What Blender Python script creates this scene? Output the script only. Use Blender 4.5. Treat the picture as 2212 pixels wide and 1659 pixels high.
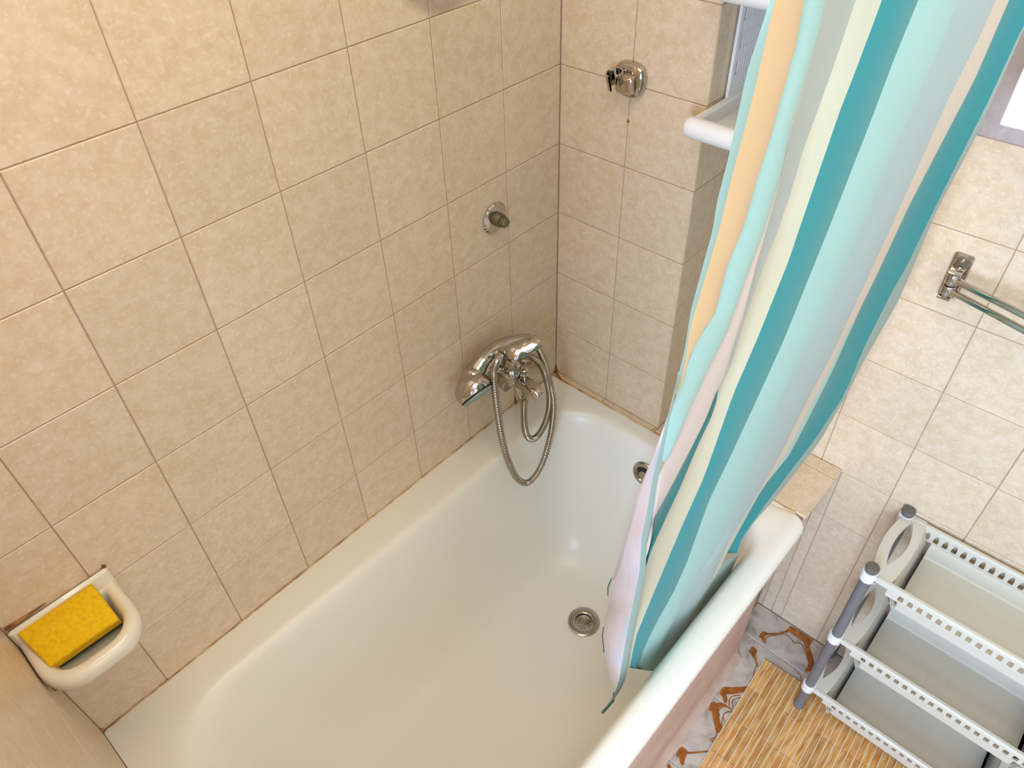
import bpy, bmesh, math, random
from mathutils import Vector, Matrix
random.seed(7)
SC = bpy.context.scene
COL = SC.collection
for o in list(bpy.data.objects): bpy.data.objects.remove(o)

def lin(c):
    return tuple((v/255/12.92) if v/255 <= 0.04045 else (((v/255)+0.055)/1.055)**2.4 for v in c) + (1.0,)

# ---------------------------------------------------------------- camera, light, exposure
cam = bpy.data.cameras.new('camera'); cam_o = bpy.data.objects.new('camera', cam); COL.objects.link(cam_o)
cam.sensor_width = 36.0; cam.sensor_fit = 'HORIZONTAL'; cam.lens = 36.0*1600.486/2212
cam.clip_start = 0.02; cam.clip_end = 50
RC = Matrix(((0.73951,0.67256,-0.02868),(0.44411,-0.51949,-0.73003),(-0.50589,0.52714,-0.68288)))
rot = Matrix((RC[0], -RC[1], -RC[2])).transposed().to_4x4()
cam_o.matrix_world = Matrix.Translation((0.8639,-1.0586,1.8420)) @ rot
SC.camera = cam_o

w = bpy.data.worlds.new('world'); SC.world = w; w.use_nodes = True
w.node_tree.nodes['Background'].inputs[0].default_value = (0.75,0.85,1.0,1)
w.node_tree.nodes['Background'].inputs[1].default_value = 0.35
def area(name, loc, target, size, size_y, power, color, shape='RECTANGLE'):
    l = bpy.data.lights.new(name,'AREA'); l.shape = shape; l.size = size; l.size_y = size_y
    l.energy = power; l.color = color
    o = bpy.data.objects.new(name,l); COL.objects.link(o); o.location = loc
    o.rotation_euler = (Vector(target)-Vector(loc)).to_track_quat('-Z','Y').to_euler()
    return o
area('ceiling_lamp_light', (0.64,-0.62,2.40), (0.52,0.0,0), 0.95, 1.05, 10.8, (1.0,0.875,0.67))
area('side_fill_light', (1.93,-1.02,1.75), (0.0,-0.75,0.9), 1.0, 0.8, 5.2, (1.0,0.875,0.69))  # unseen warm fill added at the right to even out the long wall
area('window_daylight', (1.12,-2.36,1.35), (0.9,0.1,0.6), 0.70, 1.25, 60.0, (0.50,0.70,1.0))
SC.view_settings.view_transform = 'Standard'; SC.view_settings.look = 'None'
SC.view_settings.gamma = 1.0; SC.view_settings.use_curve_mapping = False
SC.view_settings.exposure = 0.16
SC.cycles.max_bounces = 8; SC.cycles.diffuse_bounces = 5; SC.cycles.glossy_bounces = 5

# ---------------------------------------------------------------- baked measurements (metres)
CUR={
 'L':[(0.6550,-0.6084,1.7046),(0.6541,-0.6096,1.6958),(0.6533,-0.6108,1.6867),(0.6524,-0.6120,1.6773),(0.6516,-0.6132,1.6677),(0.6507,-0.6131,1.6572),(0.6499,-0.6121,1.6460),(0.6491,-0.6111,1.6344),(0.6483,-0.6101,1.6224),(0.6474,-0.6089,1.6098),(0.6464,-0.6086,1.5972),(0.6454,-0.6085,1.5843),(0.6443,-0.6084,1.5708),(0.6433,-0.6061,1.5557),(0.6423,-0.6037,1.5398),(0.6411,-0.6039,1.5249),(0.6398,-0.6040,1.5093),(0.6385,-0.6042,1.4931),(0.6372,-0.6044,1.4762),(0.6358,-0.6032,1.4576),(0.6344,-0.6003,1.4370),(0.6330,-0.5972,1.4152),(0.6314,-0.5960,1.3938),(0.6298,-0.5938,1.3706),(0.6280,-0.5911,1.3457),(0.6262,-0.5894,1.3205),(0.6242,-0.5870,1.2933),(0.6222,-0.5837,1.2637),(0.6200,-0.5808,1.2329),(0.6177,-0.5770,1.1993),(0.6153,-0.5716,1.1619),(0.6126,-0.5664,1.1225),(0.6098,-0.5629,1.0827),(0.6067,-0.5537,1.0333),(0.6033,-0.5420,0.9771),(0.5997,-0.5349,0.9231),(0.5958,-0.5288,0.8664),(0.5915,-0.5223,0.8050),(0.5868,-0.5144,0.7367),(0.5816,-0.5054,0.6610),(0.5759,-0.4943,0.5754),(0.5698,-0.4881,0.4924),(0.5652,-0.5062,0.4554),(0.5616,-0.5355,0.4451)],
 'b1':[(0.6573,-0.6072,1.7047),(0.6568,-0.6066,1.6994),(0.6564,-0.6059,1.6941),(0.6559,-0.6053,1.6886),(0.6555,-0.6046,1.6830),(0.6550,-0.6040,1.6773),(0.6546,-0.6034,1.6715),(0.6541,-0.6027,1.6656),(0.6536,-0.6021,1.6595),(0.6531,-0.6015,1.6534),(0.6526,-0.6008,1.6471),(0.6521,-0.6005,1.6408),(0.6515,-0.6001,1.6344),(0.6510,-0.5998,1.6279),(0.6504,-0.5994,1.6213),(0.6499,-0.5993,1.6146),(0.6493,-0.5992,1.6078),(0.6487,-0.5992,1.6009),(0.6481,-0.5991,1.5938),(0.6475,-0.5988,1.5865),(0.6469,-0.5982,1.5789),(0.6462,-0.5976,1.5711),(0.6456,-0.5969,1.5631),(0.6450,-0.5964,1.5550),(0.6443,-0.5959,1.5468),(0.6436,-0.5954,1.5384),(0.6429,-0.5955,1.5301),(0.6422,-0.5957,1.5218),(0.6415,-0.5959,1.5132),(0.6407,-0.5961,1.5045),(0.6399,-0.5963,1.4956),(0.6391,-0.5966,1.4865),(0.6383,-0.5970,1.4774),(0.6375,-0.5974,1.4680),(0.6367,-0.5979,1.4584),(0.6358,-0.5983,1.4486),(0.6349,-0.5979,1.4380),(0.6341,-0.5957,1.4258),(0.6333,-0.5935,1.4132),(0.6324,-0.5913,1.4002),(0.6315,-0.5897,1.3874),(0.6306,-0.5887,1.3746),(0.6296,-0.5876,1.3615),(0.6286,-0.5895,1.3509)],
 'b2':[(0.6528,-0.5549,1.6921),(0.6525,-0.5534,1.6851),(0.6522,-0.5518,1.6779),(0.6519,-0.5501,1.6705),(0.6516,-0.5485,1.6629),(0.6512,-0.5483,1.6557),(0.6507,-0.5482,1.6483),(0.6503,-0.5481,1.6408),(0.6498,-0.5480,1.6332),(0.6493,-0.5479,1.6254),(0.6488,-0.5478,1.6174),(0.6483,-0.5477,1.6092),(0.6478,-0.5475,1.6008),(0.6472,-0.5474,1.5923),(0.6466,-0.5478,1.5838),(0.6460,-0.5483,1.5751),(0.6453,-0.5487,1.5663),(0.6447,-0.5492,1.5573),(0.6440,-0.5494,1.5479),(0.6433,-0.5494,1.5382),(0.6427,-0.5494,1.5282),(0.6419,-0.5494,1.5180),(0.6411,-0.5511,1.5086),(0.6403,-0.5535,1.4995),(0.6394,-0.5559,1.4902),(0.6385,-0.5580,1.4805),(0.6377,-0.5572,1.4685),(0.6369,-0.5565,1.4563),(0.6361,-0.5557,1.4436),(0.6352,-0.5548,1.4306),(0.6341,-0.5605,1.4228),(0.6333,-0.5684,1.4168),(0.6325,-0.5737,1.4082),(0.6318,-0.5790,1.3994),(0.6311,-0.5811,1.3876),(0.6304,-0.5823,1.3746),(0.6297,-0.5835,1.3612),(0.6288,-0.5888,1.3520),(0.6275,-0.5903,1.3387),(0.6263,-0.5894,1.3222),(0.6251,-0.5883,1.3050),(0.6238,-0.5862,1.2862),(0.6224,-0.5839,1.2666),(0.6210,-0.5810,1.2456)],
 'cR':[(0.6571,-0.5283,1.6868),(0.6567,-0.5271,1.6795),(0.6563,-0.5258,1.6721),(0.6559,-0.5246,1.6644),(0.6554,-0.5242,1.6570),(0.6549,-0.5239,1.6494),(0.6544,-0.5236,1.6416),(0.6538,-0.5233,1.6337),(0.6533,-0.5231,1.6256),(0.6527,-0.5231,1.6174),(0.6521,-0.5230,1.6091),(0.6515,-0.5230,1.6005),(0.6509,-0.5219,1.5913),(0.6504,-0.5200,1.5815),(0.6498,-0.5180,1.5713),(0.6493,-0.5160,1.5609),(0.6486,-0.5150,1.5507),(0.6479,-0.5146,1.5406),(0.6472,-0.5142,1.5302),(0.6464,-0.5137,1.5195),(0.6457,-0.5133,1.5086),(0.6448,-0.5130,1.4975),(0.6439,-0.5143,1.4871),(0.6430,-0.5157,1.4764),(0.6421,-0.5171,1.4656),(0.6411,-0.5185,1.4545),(0.6401,-0.5194,1.4427),(0.6391,-0.5202,1.4306),(0.6381,-0.5210,1.4182),(0.6371,-0.5219,1.4055),(0.6360,-0.5227,1.3924),(0.6348,-0.5259,1.3809),(0.6336,-0.5300,1.3699),(0.6324,-0.5341,1.3587),(0.6311,-0.5383,1.3474),(0.6298,-0.5426,1.3358),(0.6285,-0.5472,1.3242),(0.6274,-0.5514,1.3121),(0.6263,-0.5552,1.2992),(0.6252,-0.5589,1.2858),(0.6241,-0.5617,1.2712),(0.6229,-0.5647,1.2563),(0.6217,-0.5684,1.2418),(0.6204,-0.5769,1.2334)],
 'pR':[(0.6571,-0.5283,1.6868),(0.6565,-0.5274,1.6783),(0.6559,-0.5265,1.6696),(0.6553,-0.5256,1.6606),(0.6547,-0.5246,1.6514),(0.6541,-0.5236,1.6419),(0.6534,-0.5226,1.6322),(0.6527,-0.5222,1.6224),(0.6519,-0.5220,1.6125),(0.6512,-0.5218,1.6023),(0.6504,-0.5210,1.5916),(0.6497,-0.5192,1.5801),(0.6490,-0.5174,1.5682),(0.6482,-0.5155,1.5559),(0.6474,-0.5136,1.5431),(0.6466,-0.5118,1.5301),(0.6457,-0.5100,1.5166),(0.6448,-0.5086,1.5030),(0.6438,-0.5077,1.4891),(0.6428,-0.5067,1.4748),(0.6417,-0.5057,1.4600),(0.6407,-0.5036,1.4440),(0.6396,-0.5011,1.4272),(0.6385,-0.4985,1.4097),(0.6373,-0.4966,1.3920),(0.6360,-0.4964,1.3750),(0.6347,-0.4962,1.3574),(0.6333,-0.4952,1.3385),(0.6319,-0.4936,1.3184),(0.6305,-0.4968,1.3019),(0.6289,-0.5013,1.2861),(0.6274,-0.5031,1.2671),(0.6259,-0.5060,1.2486),(0.6242,-0.5112,1.2318),(0.6225,-0.5168,1.2150),(0.6207,-0.5230,1.1984),(0.6189,-0.5294,1.1813),(0.6170,-0.5358,1.1639),(0.6154,-0.5434,1.1472),(0.6140,-0.5518,1.1314),(0.6125,-0.5604,1.1153),(0.6103,-0.5617,1.0886),(0.6080,-0.5584,1.0547),(0.6054,-0.5498,1.0123)],
 'eL':[(0.6500,-0.4552,1.6690),(0.6495,-0.4557,1.6583),(0.6489,-0.4562,1.6474),(0.6483,-0.4567,1.6362),(0.6476,-0.4573,1.6247),(0.6469,-0.4584,1.6131),(0.6461,-0.4596,1.6011),(0.6453,-0.4607,1.5889),(0.6445,-0.4623,1.5764),(0.6436,-0.4640,1.5637),(0.6427,-0.4644,1.5499),(0.6420,-0.4636,1.5351),(0.6411,-0.4628,1.5198),(0.6402,-0.4624,1.5041),(0.6392,-0.4631,1.4886),(0.6381,-0.4640,1.4725),(0.6369,-0.4665,1.4570),(0.6357,-0.4691,1.4410),(0.6344,-0.4702,1.4236),(0.6331,-0.4713,1.4054),(0.6318,-0.4725,1.3866),(0.6305,-0.4726,1.3663),(0.6291,-0.4713,1.3441),(0.6277,-0.4699,1.3208),(0.6260,-0.4721,1.2998),(0.6242,-0.4774,1.2807),(0.6225,-0.4783,1.2567),(0.6207,-0.4782,1.2305),(0.6193,-0.4851,1.2105),(0.6178,-0.4923,1.1900),(0.6163,-0.4979,1.1671),(0.6146,-0.5029,1.1425),(0.6129,-0.5088,1.1179),(0.6110,-0.5162,1.0942),(0.6091,-0.5238,1.0697),(0.6075,-0.5318,1.0447),(0.6060,-0.5399,1.0189),(0.6038,-0.5425,0.9841),(0.6004,-0.5361,0.9336),(0.5967,-0.5303,0.8805),(0.5928,-0.5242,0.8232),(0.5884,-0.5172,0.7604),(0.5837,-0.5090,0.6909),(0.5784,-0.4991,0.6130)],
 'eR':[(0.6678,-0.4533,1.6715),(0.6670,-0.4535,1.6609),(0.6661,-0.4536,1.6500),(0.6651,-0.4538,1.6388),(0.6642,-0.4540,1.6272),(0.6632,-0.4546,1.6155),(0.6622,-0.4553,1.6034),(0.6611,-0.4560,1.5910),(0.6601,-0.4555,1.5777),(0.6590,-0.4548,1.5638),(0.6579,-0.4541,1.5494),(0.6568,-0.4534,1.5345),(0.6556,-0.4526,1.5190),(0.6544,-0.4518,1.5030),(0.6531,-0.4510,1.4864),(0.6518,-0.4501,1.4691),(0.6505,-0.4489,1.4510),(0.6491,-0.4484,1.4326),(0.6475,-0.4496,1.4146),(0.6459,-0.4508,1.3961),(0.6442,-0.4521,1.3768),(0.6425,-0.4534,1.3569),(0.6407,-0.4551,1.3364),(0.6388,-0.4578,1.3160),(0.6369,-0.4606,1.2949),(0.6349,-0.4635,1.2730),(0.6328,-0.4644,1.2483),(0.6307,-0.4640,1.2213),(0.6284,-0.4636,1.1929),(0.6261,-0.4632,1.1632),(0.6236,-0.4627,1.1319),(0.6210,-0.4637,1.1006),(0.6183,-0.4680,1.0718),(0.6155,-0.4725,1.0419),(0.6126,-0.4769,1.0102),(0.6095,-0.4803,0.9756),(0.6063,-0.4839,0.9393),(0.6029,-0.4876,0.9013),(0.5993,-0.4916,0.8614),(0.5955,-0.4952,0.8186),(0.5916,-0.4989,0.7732),(0.5874,-0.5028,0.7252),(0.5825,-0.4969,0.6567),(0.5769,-0.4863,0.5743)],
 'fR':[(0.6750,-0.3925,1.6589),(0.6740,-0.3926,1.6475),(0.6729,-0.3928,1.6358),(0.6719,-0.3929,1.6237),(0.6708,-0.3929,1.6112),(0.6698,-0.3919,1.5979),(0.6687,-0.3908,1.5841),(0.6676,-0.3897,1.5699),(0.6664,-0.3889,1.5552),(0.6652,-0.3883,1.5403),(0.6639,-0.3878,1.5248),(0.6626,-0.3872,1.5088),(0.6613,-0.3866,1.4921),(0.6599,-0.3861,1.4749),(0.6585,-0.3855,1.4571),(0.6570,-0.3850,1.4387),(0.6554,-0.3849,1.4198),(0.6538,-0.3849,1.4002),(0.6521,-0.3848,1.3799),(0.6504,-0.3848,1.3587),(0.6486,-0.3848,1.3368),(0.6467,-0.3848,1.3139),(0.6447,-0.3851,1.2904),(0.6426,-0.3874,1.2675),(0.6405,-0.3898,1.2438),(0.6382,-0.3924,1.2192),(0.6359,-0.3953,1.1940),(0.6334,-0.3984,1.1679),(0.6309,-0.4017,1.1407),(0.6283,-0.4052,1.1126),(0.6256,-0.4098,1.0844),(0.6228,-0.4146,1.0552),(0.6198,-0.4195,1.0247),(0.6168,-0.4199,0.9871),(0.6135,-0.4181,0.9447),(0.6100,-0.4162,0.8995),(0.6064,-0.4141,0.8516),(0.6026,-0.4176,0.8086),(0.5986,-0.4212,0.7633),(0.5946,-0.4314,0.7262),(0.5906,-0.4427,0.6890),(0.5862,-0.4507,0.6436),(0.5815,-0.4574,0.5930),(0.5760,-0.4553,0.5218)],
 'gR':[(0.6835,-0.3131,1.6423),(0.6825,-0.3102,1.6289),(0.6815,-0.3072,1.6149),(0.6803,-0.3065,1.6013),(0.6790,-0.3064,1.5876),(0.6778,-0.3063,1.5734),(0.6764,-0.3063,1.5588),(0.6751,-0.3063,1.5437),(0.6737,-0.3063,1.5281),(0.6723,-0.3054,1.5117),(0.6709,-0.3043,1.4945),(0.6694,-0.3032,1.4767),(0.6679,-0.3021,1.4582),(0.6663,-0.3009,1.4390),(0.6647,-0.2997,1.4191),(0.6631,-0.2982,1.3983),(0.6614,-0.2957,1.3760),(0.6596,-0.2932,1.3528),(0.6578,-0.2906,1.3285),(0.6559,-0.2888,1.3039),(0.6537,-0.2920,1.2818),(0.6515,-0.2952,1.2590),(0.6492,-0.2986,1.2355),(0.6468,-0.3022,1.2111),(0.6444,-0.3059,1.1859),(0.6418,-0.3097,1.1598),(0.6393,-0.3089,1.1284),(0.6367,-0.3076,1.0948),(0.6339,-0.3062,1.0596),(0.6310,-0.3052,1.0230),(0.6279,-0.3045,0.9849),(0.6247,-0.3039,0.9448),(0.6213,-0.3032,0.9025),(0.6177,-0.3056,0.8618),(0.6140,-0.3087,0.8197),(0.6101,-0.3121,0.7757),(0.6063,-0.3280,0.7475),(0.6024,-0.3442,0.7187),(0.5983,-0.3567,0.6828),(0.5938,-0.3629,0.6346),(0.5891,-0.3688,0.5828),(0.5840,-0.3721,0.5231),(0.5785,-0.3742,0.4571),(0.5724,-0.3741,0.3820)],
 'hR':[(0.6925,-0.2209,1.6229),(0.6914,-0.2191,1.6096),(0.6902,-0.2172,1.5959),(0.6889,-0.2158,1.5819),(0.6876,-0.2162,1.5683),(0.6862,-0.2167,1.5542),(0.6848,-0.2172,1.5398),(0.6833,-0.2178,1.5250),(0.6819,-0.2162,1.5088),(0.6805,-0.2143,1.4919),(0.6791,-0.2124,1.4744),(0.6776,-0.2104,1.4563),(0.6761,-0.2085,1.4376),(0.6745,-0.2065,1.4182),(0.6729,-0.2045,1.3981),(0.6712,-0.2024,1.3772),(0.6695,-0.2005,1.3558),(0.6677,-0.1994,1.3339),(0.6658,-0.1982,1.3112),(0.6638,-0.1970,1.2877),(0.6618,-0.1958,1.2633),(0.6597,-0.1946,1.2380),(0.6576,-0.1934,1.2116),(0.6554,-0.1922,1.1842),(0.6530,-0.1911,1.1558),(0.6505,-0.1948,1.1302),(0.6479,-0.1986,1.1037),(0.6452,-0.2022,1.0760),(0.6425,-0.2037,1.0454),(0.6397,-0.2054,1.0135),(0.6367,-0.2071,0.9803),(0.6337,-0.2089,0.9458),(0.6305,-0.2173,0.9169),(0.6272,-0.2275,0.8890),(0.6238,-0.2381,0.8605),(0.6204,-0.2503,0.8330),(0.6169,-0.2629,0.8049),(0.6131,-0.2647,0.7613),(0.6092,-0.2659,0.7147),(0.6051,-0.2662,0.6642),(0.6008,-0.2653,0.6091),(0.5963,-0.2663,0.5537),(0.5915,-0.2692,0.4978),(0.5867,-0.2763,0.4457)],
 'jL':[(0.6871,-0.1392,1.6034),(0.6863,-0.1372,1.5888),(0.6854,-0.1351,1.5737),(0.6844,-0.1329,1.5582),(0.6835,-0.1305,1.5421),(0.6825,-0.1281,1.5255),(0.6812,-0.1292,1.5098),(0.6799,-0.1313,1.4941),(0.6784,-0.1334,1.4780),(0.6770,-0.1356,1.4614),(0.6755,-0.1379,1.4445),(0.6740,-0.1402,1.4270),(0.6724,-0.1425,1.4091),(0.6708,-0.1449,1.3907),(0.6691,-0.1474,1.3718),(0.6676,-0.1471,1.3506),(0.6660,-0.1464,1.3285),(0.6643,-0.1456,1.3056),(0.6626,-0.1448,1.2818),(0.6607,-0.1447,1.2576),(0.6588,-0.1458,1.2334),(0.6567,-0.1463,1.2079),(0.6548,-0.1442,1.1794),(0.6527,-0.1420,1.1498),(0.6505,-0.1396,1.1187),(0.6482,-0.1377,1.0868),(0.6457,-0.1385,1.0557),(0.6431,-0.1397,1.0238),(0.6404,-0.1420,0.9915),(0.6376,-0.1444,0.9580),(0.6346,-0.1468,0.9231),(0.6315,-0.1523,0.8900),(0.6283,-0.1757,0.8756),(0.6250,-0.1991,0.8614),(0.6218,-0.2141,0.8370),(0.6185,-0.2212,0.8016),(0.6150,-0.2284,0.7649),(0.6114,-0.2359,0.7269),(0.6076,-0.2415,0.6844),(0.6035,-0.2432,0.6343),(0.5993,-0.2527,0.5929),(0.5949,-0.2577,0.5425),(0.5900,-0.2571,0.4800),(0.5852,-0.2667,0.4307)],
 'jR':[(0.6953,-0.0515,1.5756),(0.6941,-0.0522,1.5608),(0.6929,-0.0519,1.5452),(0.6919,-0.0493,1.5283),(0.6907,-0.0467,1.5109),(0.6896,-0.0440,1.4928),(0.6884,-0.0412,1.4742),(0.6870,-0.0405,1.4558),(0.6856,-0.0401,1.4370),(0.6841,-0.0397,1.4177),(0.6826,-0.0393,1.3977),(0.6810,-0.0389,1.3771),(0.6794,-0.0380,1.3555),(0.6777,-0.0372,1.3333),(0.6760,-0.0363,1.3102),(0.6743,-0.0349,1.2861),(0.6725,-0.0325,1.2605),(0.6706,-0.0301,1.2340),(0.6685,-0.0315,1.2089),(0.6662,-0.0374,1.1861),(0.6640,-0.0376,1.1584),(0.6617,-0.0368,1.1291),(0.6594,-0.0360,1.0986),(0.6570,-0.0351,1.0668),(0.6547,-0.0265,1.0276),(0.6523,-0.0170,0.9859),(0.6498,-0.0069,0.9417),(0.6466,-0.0185,0.9148),(0.6433,-0.0308,0.8879),(0.6399,-0.0433,0.8603),(0.6364,-0.0622,0.8386),(0.6329,-0.0845,0.8202),(0.6293,-0.1051,0.7997),(0.6257,-0.1258,0.7790),(0.6221,-0.1467,0.7581),(0.6184,-0.1648,0.7333),(0.6147,-0.1824,0.7072),(0.6104,-0.1940,0.6722),(0.6055,-0.1811,0.6023),(0.6003,-0.1764,0.5392),(0.5951,-0.1790,0.4830),(0.5897,-0.1859,0.4302),(0.5845,-0.2021,0.3898),(0.5799,-0.2337,0.3757)],
 'kR':[(0.6958,-0.0265,1.5746),(0.6942,-0.0335,1.5615),(0.6927,-0.0375,1.5472),(0.6918,-0.0339,1.5297),(0.6908,-0.0300,1.5116),(0.6898,-0.0261,1.4928),(0.6887,-0.0219,1.4733),(0.6876,-0.0176,1.4531),(0.6864,-0.0131,1.4321),(0.6851,-0.0106,1.4112),(0.6835,-0.0116,1.3914),(0.6818,-0.0127,1.3709),(0.6801,-0.0138,1.3499),(0.6783,-0.0149,1.3281),(0.6765,-0.0160,1.3057),(0.6750,-0.0094,1.2782),(0.6735,-0.0016,1.2488),(0.6719,0.0065,1.2180),(0.6702,0.0140,1.1863),(0.6683,0.0200,1.1542),(0.6662,0.0254,1.1212),(0.6637,0.0210,1.0939),(0.6611,0.0165,1.0658),(0.6584,0.0118,1.0367),(0.6556,0.0073,1.0065),(0.6529,0.0087,0.9702),(0.6501,0.0102,0.9322),(0.6470,0.0055,0.8983),(0.6438,-0.0001,0.8638),(0.6404,-0.0060,0.8281),(0.6368,-0.0209,0.8004),(0.6331,-0.0448,0.7817),(0.6294,-0.0687,0.7630),(0.6257,-0.0928,0.7441),(0.6219,-0.1183,0.7271),(0.6182,-0.1484,0.7160),(0.6145,-0.1782,0.7049),(0.6103,-0.1879,0.6679),(0.6051,-0.1664,0.5862),(0.5998,-0.1579,0.5164),(0.5943,-0.1587,0.4559),(0.5887,-0.1650,0.4001),(0.5832,-0.1813,0.3578),(0.5785,-0.2138,0.3429)],
 'b2p':[(0.6528,-0.5549,1.6921),(0.6525,-0.5536,1.6861),(0.6523,-0.5523,1.6800),(0.6521,-0.5509,1.6738),(0.6518,-0.5495,1.6674),(0.6515,-0.5484,1.6611),(0.6512,-0.5483,1.6549),(0.6508,-0.5482,1.6487),(0.6504,-0.5482,1.6423),(0.6500,-0.5481,1.6359),(0.6496,-0.5480,1.6293),(0.6491,-0.5479,1.6226),(0.6487,-0.5478,1.6157),(0.6483,-0.5477,1.6087),(0.6478,-0.5476,1.6016),(0.6473,-0.5474,1.5944),(0.6468,-0.5476,1.5871),(0.6463,-0.5480,1.5798),(0.6458,-0.5484,1.5724),(0.6452,-0.5488,1.5649),(0.6447,-0.5492,1.5572),(0.6441,-0.5494,1.5492),(0.6435,-0.5494,1.5410),(0.6430,-0.5494,1.5326),(0.6424,-0.5494,1.5240),(0.6418,-0.5494,1.5153),(0.6410,-0.5513,1.5076),(0.6403,-0.5534,1.4998),(0.6395,-0.5554,1.4919),(0.6388,-0.5575,1.4839),(0.6381,-0.5576,1.4744),(0.6374,-0.5569,1.4641),(0.6367,-0.5563,1.4536),(0.6360,-0.5556,1.4428),(0.6353,-0.5549,1.4317),(0.6344,-0.5584,1.4240),(0.6335,-0.5662,1.4199),(0.6329,-0.5709,1.4128),(0.6323,-0.5754,1.4054),(0.6316,-0.5799,1.3979),(0.6311,-0.5811,1.3874),(0.6305,-0.5821,1.3763),(0.6299,-0.5831,1.3651),(0.6293,-0.5841,1.3535)],
 'cP':[(0.6571,-0.5283,1.6868),(0.6567,-0.5270,1.6788),(0.6562,-0.5256,1.6706),(0.6558,-0.5244,1.6622),(0.6552,-0.5241,1.6540),(0.6546,-0.5238,1.6455),(0.6540,-0.5235,1.6369),(0.6534,-0.5232,1.6280),(0.6528,-0.5231,1.6191),(0.6522,-0.5230,1.6099),(0.6515,-0.5230,1.6005),(0.6509,-0.5217,1.5903),(0.6503,-0.5196,1.5794),(0.6497,-0.5174,1.5682),(0.6490,-0.5152,1.5567),(0.6483,-0.5148,1.5457),(0.6475,-0.5143,1.5344),(0.6466,-0.5139,1.5227),(0.6458,-0.5134,1.5108),(0.6449,-0.5129,1.4985),(0.6439,-0.5144,1.4870),(0.6429,-0.5158,1.4753),(0.6419,-0.5173,1.4633),(0.6408,-0.5188,1.4510),(0.6397,-0.5197,1.4379),(0.6386,-0.5206,1.4244),(0.6375,-0.5215,1.4105),(0.6363,-0.5225,1.3963),(0.6351,-0.5251,1.3830),(0.6337,-0.5296,1.3710),(0.6324,-0.5342,1.3587),(0.6310,-0.5388,1.3461),(0.6295,-0.5436,1.3334),(0.6281,-0.5486,1.3207),(0.6270,-0.5529,1.3069),(0.6258,-0.5572,1.2926),(0.6245,-0.5606,1.2770),(0.6233,-0.5638,1.2607),(0.6219,-0.5673,1.2442),(0.6205,-0.5738,1.2307),(0.6188,-0.5791,1.2158),(0.6171,-0.5754,1.1894),(0.6152,-0.5714,1.1617),(0.6133,-0.5673,1.1324)],
 'jL1':[(0.6871,-0.1392,1.6034),(0.6863,-0.1374,1.5903),(0.6855,-0.1355,1.5768),(0.6847,-0.1335,1.5629),(0.6839,-0.1315,1.5486),(0.6830,-0.1294,1.5339),(0.6820,-0.1280,1.5190),(0.6808,-0.1299,1.5051),(0.6796,-0.1317,1.4909),(0.6783,-0.1337,1.4763),(0.6770,-0.1356,1.4614),(0.6757,-0.1376,1.4461),(0.6743,-0.1397,1.4305),(0.6729,-0.1418,1.4145),(0.6715,-0.1440,1.3980),(0.6700,-0.1462,1.3812),(0.6685,-0.1475,1.3634),(0.6671,-0.1469,1.3440),(0.6656,-0.1462,1.3239),(0.6641,-0.1456,1.3031),(0.6625,-0.1448,1.2817),(0.6609,-0.1446,1.2599),(0.6591,-0.1456,1.2382),(0.6573,-0.1466,1.2158),(0.6555,-0.1451,1.1908),(0.6537,-0.1431,1.1645),(0.6518,-0.1410,1.1373),(0.6498,-0.1389,1.1089),(0.6477,-0.1379,1.0804),(0.6455,-0.1386,1.0523),(0.6431,-0.1397,1.0235),(0.6407,-0.1418,0.9945),(0.6381,-0.1439,0.9645),(0.6355,-0.1461,0.9333),(0.6328,-0.1483,0.9011),(0.6298,-0.1642,0.8826),(0.6269,-0.1853,0.8698),(0.6240,-0.2064,0.8570),(0.6211,-0.2156,0.8296),(0.6181,-0.2220,0.7976),(0.6149,-0.2285,0.7645),(0.6117,-0.2352,0.7303),(0.6083,-0.2417,0.6942),(0.6047,-0.2405,0.6459)],
 'jL2':[(0.6047,-0.2405,0.6459),(0.6043,-0.2415,0.6419),(0.6039,-0.2424,0.6379),(0.6035,-0.2433,0.6338),(0.6031,-0.2443,0.6298),(0.6026,-0.2452,0.6257),(0.6022,-0.2461,0.6216),(0.6018,-0.2471,0.6175),(0.6014,-0.2480,0.6134),(0.6010,-0.2490,0.6092),(0.6006,-0.2499,0.6051),(0.6001,-0.2509,0.6009),(0.5997,-0.2519,0.5967),(0.5993,-0.2528,0.5926),(0.5989,-0.2538,0.5883),(0.5984,-0.2548,0.5841),(0.5980,-0.2557,0.5799),(0.5976,-0.2567,0.5756),(0.5972,-0.2577,0.5714),(0.5967,-0.2580,0.5660),(0.5962,-0.2579,0.5601),(0.5958,-0.2579,0.5541),(0.5953,-0.2578,0.5481),(0.5948,-0.2577,0.5421),(0.5944,-0.2577,0.5360),(0.5939,-0.2576,0.5299),(0.5934,-0.2575,0.5238),(0.5929,-0.2575,0.5176),(0.5924,-0.2574,0.5114),(0.5919,-0.2574,0.5052),(0.5915,-0.2573,0.4989),(0.5910,-0.2572,0.4925),(0.5905,-0.2572,0.4862),(0.5900,-0.2571,0.4798),(0.5895,-0.2572,0.4736),(0.5890,-0.2582,0.4689),(0.5885,-0.2593,0.4642),(0.5880,-0.2603,0.4595),(0.5876,-0.2614,0.4547),(0.5871,-0.2624,0.4500),(0.5866,-0.2635,0.4452),(0.5861,-0.2645,0.4404),(0.5857,-0.2656,0.4356),(0.5852,-0.2667,0.4307)],
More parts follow.
